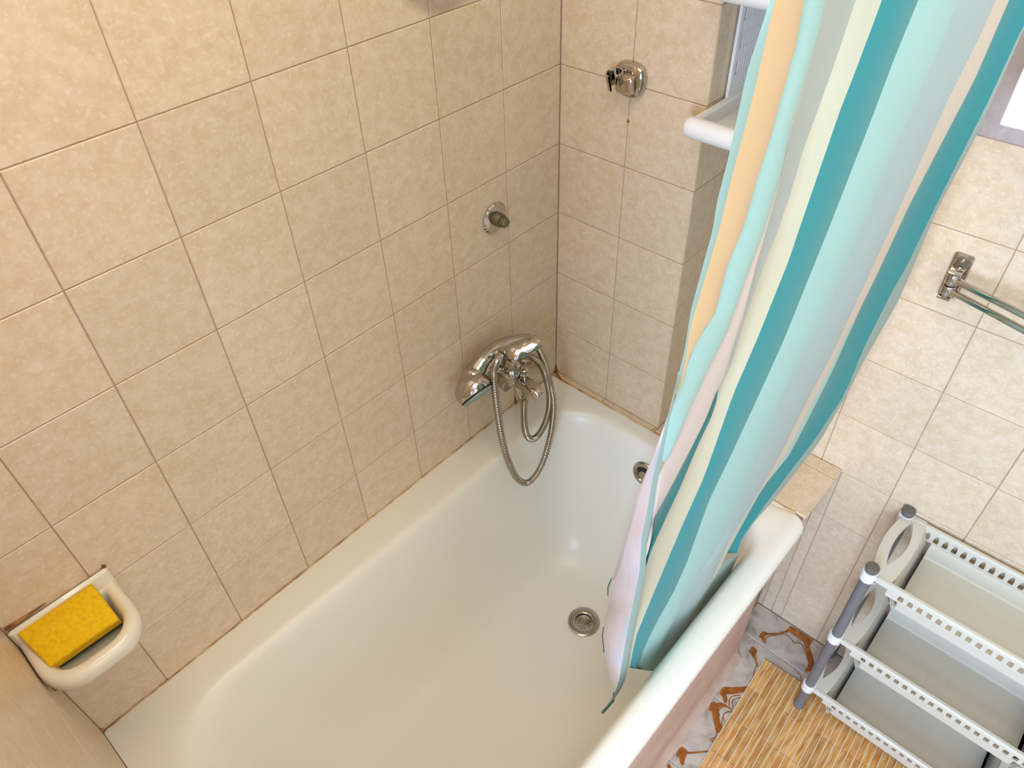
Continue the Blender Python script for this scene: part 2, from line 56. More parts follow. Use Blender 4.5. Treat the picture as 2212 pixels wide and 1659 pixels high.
 'jR1':[(0.6953,-0.0515,1.5756),(0.6943,-0.0521,1.5626),(0.6932,-0.0525,1.5492),(0.6922,-0.0503,1.5345),(0.6913,-0.0480,1.5194),(0.6903,-0.0457,1.5038),(0.6893,-0.0433,1.4878),(0.6882,-0.0408,1.4712),(0.6870,-0.0405,1.4552),(0.6857,-0.0401,1.4387),(0.6844,-0.0398,1.4217),(0.6831,-0.0394,1.4043),(0.6817,-0.0391,1.3864),(0.6803,-0.0385,1.3679),(0.6789,-0.0378,1.3487),(0.6774,-0.0370,1.3290),(0.6759,-0.0362,1.3086),(0.6744,-0.0350,1.2874),(0.6728,-0.0329,1.2650),(0.6712,-0.0308,1.2419),(0.6695,-0.0291,1.2182),(0.6674,-0.0342,1.1984),(0.6654,-0.0380,1.1771),(0.6635,-0.0374,1.1520),(0.6615,-0.0367,1.1260),(0.6594,-0.0360,1.0991),(0.6573,-0.0352,1.0713),(0.6553,-0.0288,1.0380),(0.6532,-0.0206,1.0020),(0.6511,-0.0120,0.9641),(0.6486,-0.0110,0.9313),(0.6457,-0.0217,0.9079),(0.6428,-0.0325,0.8841),(0.6399,-0.0436,0.8598),(0.6368,-0.0599,0.8404),(0.6337,-0.0795,0.8243),(0.6305,-0.0980,0.8068),(0.6274,-0.1162,0.7886),(0.6242,-0.1345,0.7704),(0.6210,-0.1525,0.7515),(0.6178,-0.1678,0.7288),(0.6145,-0.1834,0.7058),(0.6108,-0.1950,0.6770),(0.6064,-0.1819,0.6138)],
 'jR2':[(0.6064,-0.1819,0.6138),(0.6058,-0.1814,0.6065),(0.6052,-0.1808,0.5991),(0.6046,-0.1803,0.5916),(0.6040,-0.1797,0.5842),(0.6034,-0.1791,0.5766),(0.6027,-0.1786,0.5690),(0.6021,-0.1780,0.5614),(0.6015,-0.1775,0.5537),(0.6009,-0.1769,0.5459),(0.6002,-0.1763,0.5381),(0.5996,-0.1758,0.5302),(0.5989,-0.1757,0.5230),(0.5983,-0.1763,0.5166),(0.5977,-0.1768,0.5101),(0.5971,-0.1773,0.5036),(0.5964,-0.1778,0.4971),(0.5958,-0.1784,0.4905),(0.5951,-0.1789,0.4839),(0.5945,-0.1794,0.4772),(0.5939,-0.1800,0.4706),(0.5932,-0.1806,0.4638),(0.5926,-0.1811,0.4571),(0.5919,-0.1817,0.4503),(0.5912,-0.1823,0.4435),(0.5906,-0.1832,0.4371),(0.5900,-0.1851,0.4323),(0.5893,-0.1870,0.4275),(0.5887,-0.1889,0.4226),(0.5881,-0.1909,0.4178),(0.5875,-0.1928,0.4129),(0.5868,-0.1947,0.4080),(0.5862,-0.1967,0.4032),(0.5855,-0.1987,0.3982),(0.5849,-0.2006,0.3933),(0.5843,-0.2026,0.3884),(0.5836,-0.2046,0.3834),(0.5830,-0.2066,0.3785),(0.5824,-0.2103,0.3764),(0.5819,-0.2150,0.3762),(0.5814,-0.2196,0.3760),(0.5809,-0.2243,0.3759),(0.5803,-0.2289,0.3757),(0.5799,-0.2337,0.3757)],
 'Lh':[(0.6550,-0.6084,1.7046),(0.6545,-0.6090,1.6998),(0.6541,-0.6097,1.6949),(0.6536,-0.6104,1.6899),(0.6531,-0.6110,1.6848),(0.6527,-0.6117,1.6796),(0.6522,-0.6123,1.6744),(0.6517,-0.6130,1.6691),(0.6512,-0.6136,1.6636),(0.6508,-0.6131,1.6576),(0.6503,-0.6126,1.6515),(0.6499,-0.6120,1.6453),(0.6494,-0.6115,1.6390),(0.6490,-0.6109,1.6325),(0.6485,-0.6104,1.6259),(0.6480,-0.6098,1.6191),(0.6475,-0.6091,1.6121),(0.6470,-0.6086,1.6052),(0.6465,-0.6086,1.5982),(0.6459,-0.6085,1.5912),(0.6454,-0.6085,1.5840),(0.6448,-0.6084,1.5766),(0.6442,-0.6083,1.5691),(0.6436,-0.6069,1.5607),(0.6431,-0.6055,1.5521),(0.6425,-0.6041,1.5433),(0.6419,-0.6037,1.5349),(0.6412,-0.6038,1.5267),(0.6405,-0.6039,1.5182),(0.6398,-0.6040,1.5095),(0.6391,-0.6041,1.5007),(0.6384,-0.6042,1.4916),(0.6377,-0.6043,1.4824),(0.6369,-0.6044,1.4729),(0.6361,-0.6039,1.4628),(0.6354,-0.6024,1.4517),(0.6346,-0.6007,1.4403),(0.6339,-0.5991,1.4285),(0.6331,-0.5974,1.4164),(0.6322,-0.5964,1.4045),(0.6313,-0.5960,1.3928),(0.6304,-0.5950,1.3803),(0.6295,-0.5933,1.3669),(0.6286,-0.5915,1.3530)],
 'mR':[(0.6308,-0.5958,1.3861),(0.6300,-0.5943,1.3745),(0.6292,-0.5928,1.3627),(0.6284,-0.5914,1.3506),(0.6275,-0.5906,1.3388),(0.6266,-0.5898,1.3267),(0.6257,-0.5890,1.3143),(0.6248,-0.5879,1.3013),(0.6238,-0.5864,1.2875),(0.6229,-0.5847,1.2733),(0.6219,-0.5833,1.2589),(0.6208,-0.5819,1.2442),(0.6198,-0.5805,1.2291),(0.6187,-0.5790,1.2135),(0.6175,-0.5766,1.1965),(0.6164,-0.5740,1.1788),(0.6152,-0.5714,1.1604),(0.6139,-0.5686,1.1415),(0.6126,-0.5664,1.1226),(0.6113,-0.5648,1.1038),(0.6099,-0.5631,1.0844),(0.6084,-0.5599,1.0626),(0.6070,-0.5546,1.0376),(0.6054,-0.5492,1.0115),(0.6038,-0.5434,0.9842),(0.6021,-0.5387,0.9572),(0.6003,-0.5359,0.9318),(0.5985,-0.5330,0.9054),(0.5966,-0.5301,0.8782),(0.5946,-0.5270,0.8498),(0.5926,-0.5239,0.8203),(0.5904,-0.5206,0.7895),(0.5882,-0.5168,0.7566),(0.5858,-0.5127,0.7222),(0.5833,-0.5085,0.6862),(0.5807,-0.5037,0.6480),(0.5780,-0.4985,0.6073),(0.5751,-0.4929,0.5645),(0.5721,-0.4871,0.5195),(0.5695,-0.4893,0.4889),(0.5671,-0.4964,0.4675),(0.5651,-0.5074,0.4550),(0.5633,-0.5215,0.4500),(0.5616,-0.5355,0.4451)],
 'mH':[(0.6307,-0.5975,1.3873),(0.6299,-0.5967,1.3763),(0.6291,-0.5959,1.3651),(0.6283,-0.5952,1.3537),(0.6274,-0.5951,1.3427),(0.6265,-0.5950,1.3313),(0.6256,-0.5949,1.3197),(0.6247,-0.5947,1.3077),(0.6237,-0.5939,1.2948),(0.6227,-0.5931,1.2817),(0.6217,-0.5924,1.2683),(0.6207,-0.5919,1.2547),(0.6197,-0.5914,1.2408),(0.6186,-0.5909,1.2265),(0.6175,-0.5893,1.2107),(0.6163,-0.5873,1.1939),(0.6151,-0.5852,1.1767),(0.6139,-0.5830,1.1588),(0.6127,-0.5811,1.1407),(0.6114,-0.5797,1.1227),(0.6100,-0.5783,1.1041),(0.6086,-0.5762,1.0841),(0.6072,-0.5715,1.0604),(0.6057,-0.5665,1.0356),(0.6041,-0.5614,1.0097),(0.6024,-0.5564,0.9831),(0.6008,-0.5541,0.9590),(0.5990,-0.5516,0.9341),(0.5972,-0.5491,0.9082),(0.5953,-0.5465,0.8814),(0.5933,-0.5439,0.8535),(0.5913,-0.5412,0.8244),(0.5891,-0.5380,0.7937),(0.5869,-0.5346,0.7614),(0.5845,-0.5310,0.7276),(0.5821,-0.5271,0.6921),(0.5795,-0.5226,0.6541),(0.5767,-0.5179,0.6143),(0.5739,-0.5130,0.5724),(0.5710,-0.5100,0.5326),(0.5683,-0.5113,0.4999),(0.5658,-0.5167,0.4751),(0.5638,-0.5279,0.4635),(0.5618,-0.5392,0.4519)],
 'mL':[(0.6306,-0.5980,1.3858),(0.6329,-0.6028,1.3804),(0.6352,-0.6075,1.3750),(0.6376,-0.6123,1.3696),(0.6366,-0.6119,1.3583),(0.6322,-0.6064,1.3409),(0.6277,-0.6006,1.3226),(0.6229,-0.5945,1.3034),(0.6178,-0.5881,1.2831),(0.6124,-0.5813,1.2617),(0.6066,-0.5745,1.2394),(0.6004,-0.5672,1.2158),(0.5939,-0.5596,1.1908),(0.5869,-0.5514,1.1643),(0.5796,-0.5428,1.1360),(0.5718,-0.5334,1.1058),(0.5639,-0.5225,1.0725),(0.5555,-0.5107,1.0369),(0.5464,-0.4981,0.9985),(0.5367,-0.4845,0.9571),(0.5261,-0.4697,0.9123),(0.5146,-0.4537,0.8638),(0.5021,-0.4364,0.8110),(0.4885,-0.4175,0.7533),(0.4734,-0.3967,0.6901),(0.4567,-0.3745,0.6213),(0.4378,-0.3514,0.5471),(0.4168,-0.3257,0.4649),(0.4154,-0.3201,0.4257),(0.4291,-0.3344,0.4271),(0.4366,-0.3537,0.4287),(0.4445,-0.3723,0.4303),(0.4549,-0.3891,0.4317),(0.4652,-0.4056,0.4332),(0.4776,-0.4196,0.4345),(0.4900,-0.4330,0.4358),(0.5032,-0.4449,0.4370),(0.5163,-0.4564,0.4382),(0.5293,-0.4675,0.4393),(0.5423,-0.4780,0.4404),(0.5550,-0.4884,0.4415),(0.5623,-0.5020,0.4427),(0.5620,-0.5189,0.4439),(0.5616,-0.5355,0.4451)],
}
P_hose_out=[(0.0500,-0.1482,0.8297),(0.0639,-0.1432,0.8147),(0.0783,-0.1418,0.7903),(0.0950,-0.1443,0.7614),(0.1117,-0.1529,0.7322),(0.1283,-0.1629,0.7008),(0.1400,-0.1795,0.6633),(0.1483,-0.2016,0.6197),(0.1500,-0.2290,0.5665),(0.1500,-0.2610,0.5470),(0.1444,-0.2813,0.5483),(0.1378,-0.3005,0.5814),(0.1267,-0.3114,0.6365),(0.1156,-0.3150,0.6975),(0.1044,-0.3114,0.7497),(0.0950,-0.3065,0.7999),(0.0867,-0.2999,0.8475),(0.0806,-0.2896,0.8653),(0.0750,-0.2725,0.8715)]
P_hose_in=[(0.0500,-0.1758,0.7995),(0.0667,-0.1692,0.8045),(0.0833,-0.1584,0.7883),(0.1000,-0.1580,0.7630),(0.1133,-0.1594,0.7170),(0.1233,-0.1726,0.6833),(0.1300,-0.1976,0.6561),(0.1300,-0.2211,0.6409),(0.1267,-0.2389,0.6456),(0.1200,-0.2462,0.6661),(0.1067,-0.2365,0.6928),(0.0917,-0.2192,0.7081),(0.0750,-0.1990,0.7050)]
P_handle=[(0.0450,-0.3288,0.8173),(0.0450,-0.3066,0.8400),(0.0450,-0.2811,0.8564),(0.0450,-0.2477,0.8643),(0.0450,-0.2089,0.8579),(0.0450,-0.1690,0.8414),(0.0450,-0.1426,0.8235)]
P_body=[(0.0600,-0.2116,0.7738)]
P_inletL=[(0.0350,-0.2210,0.7464)]
P_inletR=[(0.0350,-0.1188,0.7101)]
P_cart=[(0.0800,-0.2517,0.8493)]
P_lever=[(0.0800,-0.2556,0.8544),(0.0900,-0.2506,0.8715),(0.1050,-0.2254,0.8852),(0.1180,-0.2051,0.8926),(0.1220,-0.1928,0.8929)]
P_spout=[(0.0650,-0.2198,0.7799),(0.1000,-0.2251,0.7847),(0.1350,-0.2329,0.7907),(0.1500,-0.2314,0.7858)]
P_divert=[(0.1050,-0.2296,0.8285),(0.1000,-0.2236,0.7876)]
P_head=[(0.0600,-0.3341,0.8239)]
ORN=[[(0.6551,0.0642,0.0026),(0.6579,0.0806,0.0079),(0.6673,0.0874,0.0042),(0.6845,0.1041,0.0021),(0.6978,0.1227,0.0026),(0.7043,0.1379,0.0090)],
 [(0.6594,0.0793,0.0063),(0.6641,0.0664,0.0063),(0.6713,0.0585,0.0032)],
 [(0.6995,0.1388,0.0106),(0.7234,0.1395,0.0145),(0.7437,0.1385,0.0145),(0.7631,0.1388,0.0158)],
 [(0.7456,0.1346,0.0053),(0.7614,0.1206,0.0079),(0.7767,0.1030,0.0095),(0.7864,0.0898,0.0095),(0.7915,0.0694,0.0079),(0.7863,0.0578,0.0048)],
 [(0.6583,0.0086,0.0042),(0.6604,0.0229,0.0121),(0.6656,0.0121,0.0090),(0.6800,-0.0006,0.0029),(0.6906,-0.0127,0.0024)],
 [(0.6585,-0.1381,0.0037),(0.6613,-0.1214,0.0127),(0.6725,-0.1115,0.0121),(0.6882,-0.0949,0.0100),(0.7008,-0.0776,0.0069)],
 [(0.6621,-0.1299,0.0090),(0.6714,-0.1385,0.0074),(0.6775,-0.1480,0.0032)],
 [(0.6584,-0.1897,0.0032),(0.6609,-0.1720,0.0143),(0.6691,-0.1818,0.0121),(0.6832,-0.1985,0.0106),(0.7042,-0.2211,0.0095)],
 [(0.6636,-0.1703,0.0090),(0.6724,-0.1592,0.0074),(0.6853,-0.1527,0.0032)],
 [(0.6581,-0.3333,0.0053),(0.6620,-0.3136,0.0137),(0.6703,-0.3309,0.0084),(0.6790,-0.3410,0.0037)],
 [(0.6652,-0.3144,0.0074),(0.6750,-0.3081,0.0026),(0.6918,-0.2913,0.0024),(0.7064,-0.2753,0.0024)],
 [(0.6560,-0.3700,0.0079),(0.6607,-0.3626,0.0106)],
 [(0.6761,0.0602,0.0016),(0.6690,0.0745,0.0016),(0.6828,0.0962,0.0016),(0.7011,0.1161,0.0016),(0.7189,0.1148,0.0016),(0.7300,0.1096,0.0016),(0.7449,0.1190,0.0016),(0.7629,0.1053,0.0016),(0.7810,0.0851,0.0016)],
 [(0.6883,-0.1484,0.0016),(0.6813,-0.1363,0.0016),(0.6826,-0.1218,0.0016),(0.6946,-0.1061,0.0016)],
 [(0.6966,-0.1444,0.0016),(0.6888,-0.1347,0.0016),(0.6898,-0.1245,0.0016),(0.6982,-0.1124,0.0016)],
 [(0.6836,-0.1852,0.0016),(0.6761,-0.1772,0.0016),(0.6765,-0.1638,0.0016),(0.6859,-0.1538,0.0016),(0.6992,-0.1503,0.0016)],
 [(0.7002,-0.1898,0.0016),(0.6900,-0.1796,0.0016),(0.6911,-0.1672,0.0016),(0.7020,-0.1552,0.0016)],
 [(0.6621,-0.1865,0.0016),(0.6775,-0.2004,0.0016),(0.6902,-0.2146,0.0016),(0.6997,-0.2236,0.0016)],
 [(0.6943,-0.2486,0.0016),(0.7024,-0.2507,0.0016),(0.7023,-0.2461,0.0016),(0.7049,-0.2392,0.0016)],
 [(0.6870,-0.0123,0.0016),(0.6911,-0.0299,0.0016),(0.6974,-0.0489,0.0016),(0.6956,-0.0608,0.0016)],
 [(0.6985,-0.2262,0.0016),(0.7025,-0.2351,0.0016),(0.6969,-0.2463,0.0016)],
 [(0.7724,0.0420,0.0016),(0.7839,0.0381,0.0016),(0.7908,0.0269,0.0016)],
 [(0.6904,-0.1825,0.0016),(0.6973,-0.1988,0.0016),(0.7038,-0.2121,0.0016)]]


# ---------------------------------------------------------------- materials
def new_mat(name):
    m = bpy.data.materials.new(name); m.use_nodes = True
    nt = m.node_tree; b = nt.nodes['Principled BSDF']
    return m, nt, b
def N(nt, t, **kw):
    n = nt.nodes.new(t)
    for k,v in kw.items(): setattr(n,k,v)
    return n
def painted_shade():  # wall tile copy with a round cast shade painted into its colour
    m = M['tile'].copy(); m.name = 'tile_painted_shade'; nt = m.node_tree; b = nt.nodes['Principled BSDF']
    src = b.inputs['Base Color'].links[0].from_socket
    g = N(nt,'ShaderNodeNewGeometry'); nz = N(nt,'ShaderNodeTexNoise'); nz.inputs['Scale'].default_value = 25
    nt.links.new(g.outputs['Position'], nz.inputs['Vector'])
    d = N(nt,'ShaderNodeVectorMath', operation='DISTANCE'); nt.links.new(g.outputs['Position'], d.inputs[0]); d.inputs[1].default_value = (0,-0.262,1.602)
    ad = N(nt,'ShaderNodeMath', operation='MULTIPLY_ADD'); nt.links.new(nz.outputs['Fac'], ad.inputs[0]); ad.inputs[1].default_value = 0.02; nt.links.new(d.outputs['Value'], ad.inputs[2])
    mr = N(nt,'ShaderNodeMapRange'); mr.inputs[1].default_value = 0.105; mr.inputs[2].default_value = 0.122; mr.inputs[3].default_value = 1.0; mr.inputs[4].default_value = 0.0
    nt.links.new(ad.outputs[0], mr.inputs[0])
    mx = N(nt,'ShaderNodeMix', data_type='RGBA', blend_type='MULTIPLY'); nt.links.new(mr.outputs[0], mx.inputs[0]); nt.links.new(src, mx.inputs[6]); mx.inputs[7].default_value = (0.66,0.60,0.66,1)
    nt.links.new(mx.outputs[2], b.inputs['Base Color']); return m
def plain(name, c, rough=0.5, metal=0.0, noise=0.06, nscale=40.0, bump=0.0, spec=0.5, coat=0.0):
    m, nt, b = new_mat(name)
    tc = N(nt,'ShaderNodeTexCoord'); nz = N(nt,'ShaderNodeTexNoise'); nz.inputs['Scale'].default_value = nscale
    nz.inputs['Detail'].default_value = 4
    nt.links.new(tc.outputs['Object'], nz.inputs['Vector'])
    mx = N(nt,'ShaderNodeMix', data_type='RGBA')
    L = lin(c)
    mx.inputs[6].default_value = tuple(v*(1-noise) for v in L[:3])+(1,)
    mx.inputs[7].default_value = tuple(min(1,v*(1+noise)) for v in L[:3])+(1,)
    nt.links.new(nz.outputs['Fac'], mx.inputs[0]); nt.links.new(mx.outputs[2], b.inputs['Base Color'])
    b.inputs['Roughness'].default_value = rough; b.inputs['Metallic'].default_value = metal
    b.inputs['Specular IOR Level'].default_value = spec
    if coat: b.inputs['Coat Weight'].default_value = coat
    if bump:
        bp = N(nt,'ShaderNodeBump'); bp.inputs['Strength'].default_value = bump; bp.inputs['Distance'].default_value = 0.002
        nt.links.new(nz.outputs['Fac'], bp.inputs['Height']); nt.links.new(bp.outputs[0], b.inputs['Normal'])
    return m
def tile_mat(name, c0, c1, c2, rough=0.22, scale=55.0, wave=0.12):
    m, nt, b = new_mat(name)
    tc = N(nt,'ShaderNodeTexCoord'); oi = N(nt,'ShaderNodeObjectInfo')
    mul = N(nt,'ShaderNodeVectorMath', operation='SCALE'); cb = N(nt,'ShaderNodeCombineXYZ')
    for i in range(3): nt.links.new(oi.outputs['Random'], cb.inputs[i])
    nt.links.new(cb.outputs[0], mul.inputs[0]); mul.inputs['Scale'].default_value = 37.0
    add = N(nt,'ShaderNodeVectorMath', operation='ADD')
    nt.links.new(tc.outputs['Object'], add.inputs[0]); nt.links.new(mul.outputs[0], add.inputs[1])
    n1 = N(nt,'ShaderNodeTexNoise'); n1.inputs['Scale'].default_value = scale; n1.inputs['Detail'].default_value = 3; n1.inputs['Roughness'].default_value = 0.65
    n2 = N(nt,'ShaderNodeTexNoise'); n2.inputs['Scale'].default_value = scale*3.2; n2.inputs['Detail'].default_value = 3
    for n in (n1,n2): nt.links.new(add.outputs[0], n.inputs['Vector'])
    r1 = N(nt,'ShaderNodeValToRGB'); r1.color_ramp.elements[0].position = 0.36; r1.color_ramp.elements[1].position = 0.64
    r1.color_ramp.elements[0].color = lin(c0); r1.color_ramp.elements[1].color = lin(c1)
    nt.links.new(n1.outputs['Fac'], r1.inputs[0])
    r2 = N(nt,'ShaderNodeMapRange'); r2.inputs[1].default_value = 0.54; r2.inputs[2].default_value = 0.72; r2.inputs[4].default_value = 0.6
    nt.links.new(n2.outputs['Fac'], r2.inputs[0])
    mx = N(nt,'ShaderNodeMix', data_type='RGBA'); nt.links.new(r2.outputs[0], mx.inputs[0])
    nt.links.new(r1.outputs[0], mx.inputs[6]); mx.inputs[7].default_value = lin(c2)
    # a little tone difference from tile to tile
    mr = N(nt,'ShaderNodeMapRange'); mr.inputs[3].default_value = 0.965; mr.inputs[4].default_value = 1.035
    nt.links.new(oi.outputs['Random'], mr.inputs[0])
    sc = N(nt,'ShaderNodeVectorMath', operation='SCALE'); nt.links.new(mx.outputs[2], sc.inputs[0]); nt.links.new(mr.outputs[0], sc.inputs['Scale'])
    nt.links.new(sc.outputs[0], b.inputs['Base Color'])
    b.inputs['Roughness'].default_value = rough
    n3 = N(nt,'ShaderNodeTexNoise'); n3.inputs['Scale'].default_value = 14.0; n3.inputs['Detail'].default_value = 2
    nt.links.new(add.outputs[0], n3.inputs['Vector'])
    bp = N(nt,'ShaderNodeBump'); bp.inputs['Strength'].default_value = wave; bp.inputs['Distance'].default_value = 0.004
    nt.links.new(n3.outputs['Fac'], bp.inputs['Height']); nt.links.new(bp.outputs[0], b.inputs['Normal'])
    return m
def ramp_mat(name, stops, scale, detail=5, rough=0.4, distort=0.0, vec_scale=(1,1,1), bump=0.0):
    m, nt, b = new_mat(name)
    tc = N(nt,'ShaderNodeTexCoord'); mp = N(nt,'ShaderNodeMapping'); mp.inputs['Scale'].default_value = vec_scale
    nz = N(nt,'ShaderNodeTexNoise'); nz.inputs['Scale'].default_value = scale; nz.inputs['Detail'].default_value = detail
    nz.inputs['Distortion'].default_value = distort
    nt.links.new(tc.outputs['Object'], mp.inputs[0]); nt.links.new(mp.outputs[0], nz.inputs['Vector'])
    r = N(nt,'ShaderNodeValToRGB'); e = r.color_ramp.elements
    while len(e) < len(stops): e.new(0.5)
    for i,(p,c) in enumerate(stops): e[i].position = p; e[i].color = lin(c)
    nt.links.new(nz.outputs['Fac'], r.inputs[0]); nt.links.new(r.outputs[0], b.inputs['Base Color'])
    b.inputs['Roughness'].default_value = rough
    if bump:
        bp = N(nt,'ShaderNodeBump'); bp.inputs['Strength'].default_value = bump; bp.inputs['Distance'].default_value = 0.001
        nt.links.new(nz.outputs['Fac'], bp.inputs['Height']); nt.links.new(bp.outputs[0], b.inputs['Normal'])
    return m
def cloth(name, c):
    m, nt, b = new_mat(name)
    b.inputs['Base Color'].default_value = lin(c); b.inputs['Roughness'].default_value = 0.72
    b.inputs['Sheen Weight'].default_value = 0.15
    tc = N(nt,'ShaderNodeTexCoord'); nz = N(nt,'ShaderNodeTexNoise'); nz.inputs['Scale'].default_value = 14; nz.inputs['Detail'].default_value = 3
    nt.links.new(tc.outputs['Object'], nz.inputs['Vector'])
    bp = N(nt,'ShaderNodeBump'); bp.inputs['Strength'].default_value = 0.18; bp.inputs['Distance'].default_value = 0.01
    nt.links.new(nz.outputs['Fac'], bp.inputs['Height']); nt.links.new(bp.outputs[0], b.inputs['Normal'])
    tr = N(nt,'ShaderNodeBsdfTranslucent'); tr.inputs[0].default_value = lin(c)
    ms = N(nt,'ShaderNodeMixShader'); ms.inputs[0].default_value = 0.22
    nt.links.new(b.outputs[0], ms.inputs[1]); nt.links.new(tr.outputs[0], ms.inputs[2])
    nt.links.new(ms.outputs[0], nt.nodes['Material Output'].inputs[0])
    return m

M = {}
M['tile'] = tile_mat('wall_tile', (214,189,156), (224,202,175), (234,217,200))
M['tile_painted_shade'] = painted_shade()
M['tile_border'] = tile_mat('border_tile', (176,164,160), (190,176,170), (200,188,184), scale=22)
M['grout'] = plain('grout', (168,142,122), 0.9, noise=0.2, nscale=30)
M['wall_paint'] = plain('wall_paint', (238,234,226), 0.8)
M['enamel'] = plain('bath_enamel', (239,234,222), 0.3, noise=0.015, nscale=6)
M['apron'] = ramp_mat('apron_plaster', [(0.3,(196,160,140)),(0.6,(214,182,164)),(0.8,(206,186,176))], 7, rough=0.6)
M['sealant'] = ramp_mat('old_sealant', [(0.32,(150,96,52)),(0.5,(206,166,112)),(0.65,(226,200,156))], 22, rough=0.6)
M['rust'] = ramp_mat('rust', [(0.35,(110,58,24)),(0.55,(168,106,46)),(0.75,(204,158,90))], 60, rough=0.8)
M['chrome'] = plain('chrome', (194,187,178), 0.08, metal=1.0, noise=0.02)
M['chrome_dull'] = plain('chrome_dull', (176,170,160), 0.2, metal=1.0, noise=0.12, nscale=60)
M['steel_hose'] = plain('steel_hose', (176,166,150), 0.24, metal=1.0, noise=0.08)
M['brass_dirty'] = plain('dirty_stub', (118,112,84), 0.45, metal=0.6, noise=0.4, nscale=90)
M['black'] = plain('black_rubber', (22,22,24), 0.5)
M['dark_hole'] = plain('dark_hole', (38,28,22), 0.8)
M['nozzle'] = plain('spray_face', (150,158,150), 0.45, noise=0.15, nscale=300)
M['ceramic'] = plain('white_ceramic', (240,232,212), 0.1, noise=0.02, coat=0.4)
M['sponge'] = ramp_mat('sponge_yellow', [(0.3,(232,178,0)),(0.6,(246,200,12))], 180, rough=0.95, bump=0.5)
M['scour'] = ramp_mat('scour_green', [(0.3,(30,52,34)),(0.7,(62,92,52))], 200, rough=0.95, bump=0.7)
M['plastic_white'] = plain('white_plastic', (236,234,232), 0.35, noise=0.02)
M['plastic_cream'] = plain('trolley_plastic', (216,210,196), 0.4, noise=0.02)
M['plastic_grey'] = plain('grey_tube', (114,113,116), 0.4, noise=0.03)
M['cap_grey'] = plain('grey_cap', (104,98,92), 0.55, noise=0.06)
M['lacquer'] = plain('white_lacquer', (246,243,238), 0.3, noise=0.01)
M['marble'] = ramp_mat('marble_floor', [(0.28,(140,128,122)),(0.42,(182,168,156)),(0.6,(206,193,178)),(0.8,(188,172,156))], 16, detail=7, rough=0.25, distort=1.2)
M['ornament'] = ramp_mat('ornament_brown', [(0.35,(134,70,20)),(0.55,(164,94,30)),(0.7,(180,112,46))], 70, rough=0.3)
M['mortar'] = ramp_mat('mortar', [(0.3,(196,160,136)),(0.55,(208,176,156)),(0.75,(186,156,140))], 14, rough=0.7)
M['mat_edge'] = plain('mat_back', (170,120,66), 0.9)
M['thread'] = plain('white_thread', (244,236,208), 0.8)
STR = {'hem':(152,182,170),'peach':(216,180,128),'mint':(158,190,176),'pink':(212,192,176),'grey':(174,180,170),'teal':(40,142,142),
       'beige':(202,192,160),'mintl':(164,204,192),'greymint':(168,184,178),'cream':(214,196,168),'kgrey':(152,172,158),'dkteal':(28,112,108)}
for k,c in STR.items(): M['cloth_'+k] = cloth('cloth_'+k, c)
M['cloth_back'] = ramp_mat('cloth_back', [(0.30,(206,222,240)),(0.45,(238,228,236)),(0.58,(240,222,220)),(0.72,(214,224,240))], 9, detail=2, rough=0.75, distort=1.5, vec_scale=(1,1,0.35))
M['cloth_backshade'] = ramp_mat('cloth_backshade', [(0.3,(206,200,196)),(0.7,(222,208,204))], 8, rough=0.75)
def slat_mat():
    m, nt, b = new_mat('bamboo_slat')
    tc = N(nt,'ShaderNodeTexCoord'); oi = N(nt,'ShaderNodeObjectInfo'); geo = N(nt,'ShaderNodeNewGeometry')
    mp = N(nt,'ShaderNodeMapping'); mp.inputs['Scale'].default_value = (1,0.14,1)
    nz = N(nt,'ShaderNodeTexNoise'); nz.inputs['Scale'].default_value = 160; nz.inputs['Detail'].default_value = 5
    nt.links.new(geo.outputs['Position'], mp.inputs[0]); nt.links.new(mp.outputs[0], nz.inputs['Vector'])
    r = N(nt,'ShaderNodeValToRGB'); e = r.color_ramp.elements; e.new(0.5)
    for i,(p,c) in enumerate([(0.3,(186,116,48)),(0.5,(212,156,88)),(0.72,(228,186,124))]): e[i].position = p; e[i].color = lin(c)
    nt.links.new(nz.outputs['Fac'], r.inputs[0])
    mr = N(nt,'ShaderNodeMapRange'); mr.inputs[3].default_value = 0.8; mr.inputs[4].default_value = 1.12
    nt.links.new(oi.outputs['Random'], mr.inputs[0])
    sc = N(nt,'ShaderNodeVectorMath', operation='SCALE'); nt.links.new(r.outputs[0], sc.inputs[0]); nt.links.new(mr.outputs[0], sc.inputs['Scale'])
    nt.links.new(sc.outputs[0], b.inputs['Base Color']); b.inputs['Roughness'].default_value = 0.6
    return m
M['slat'] = slat_mat()

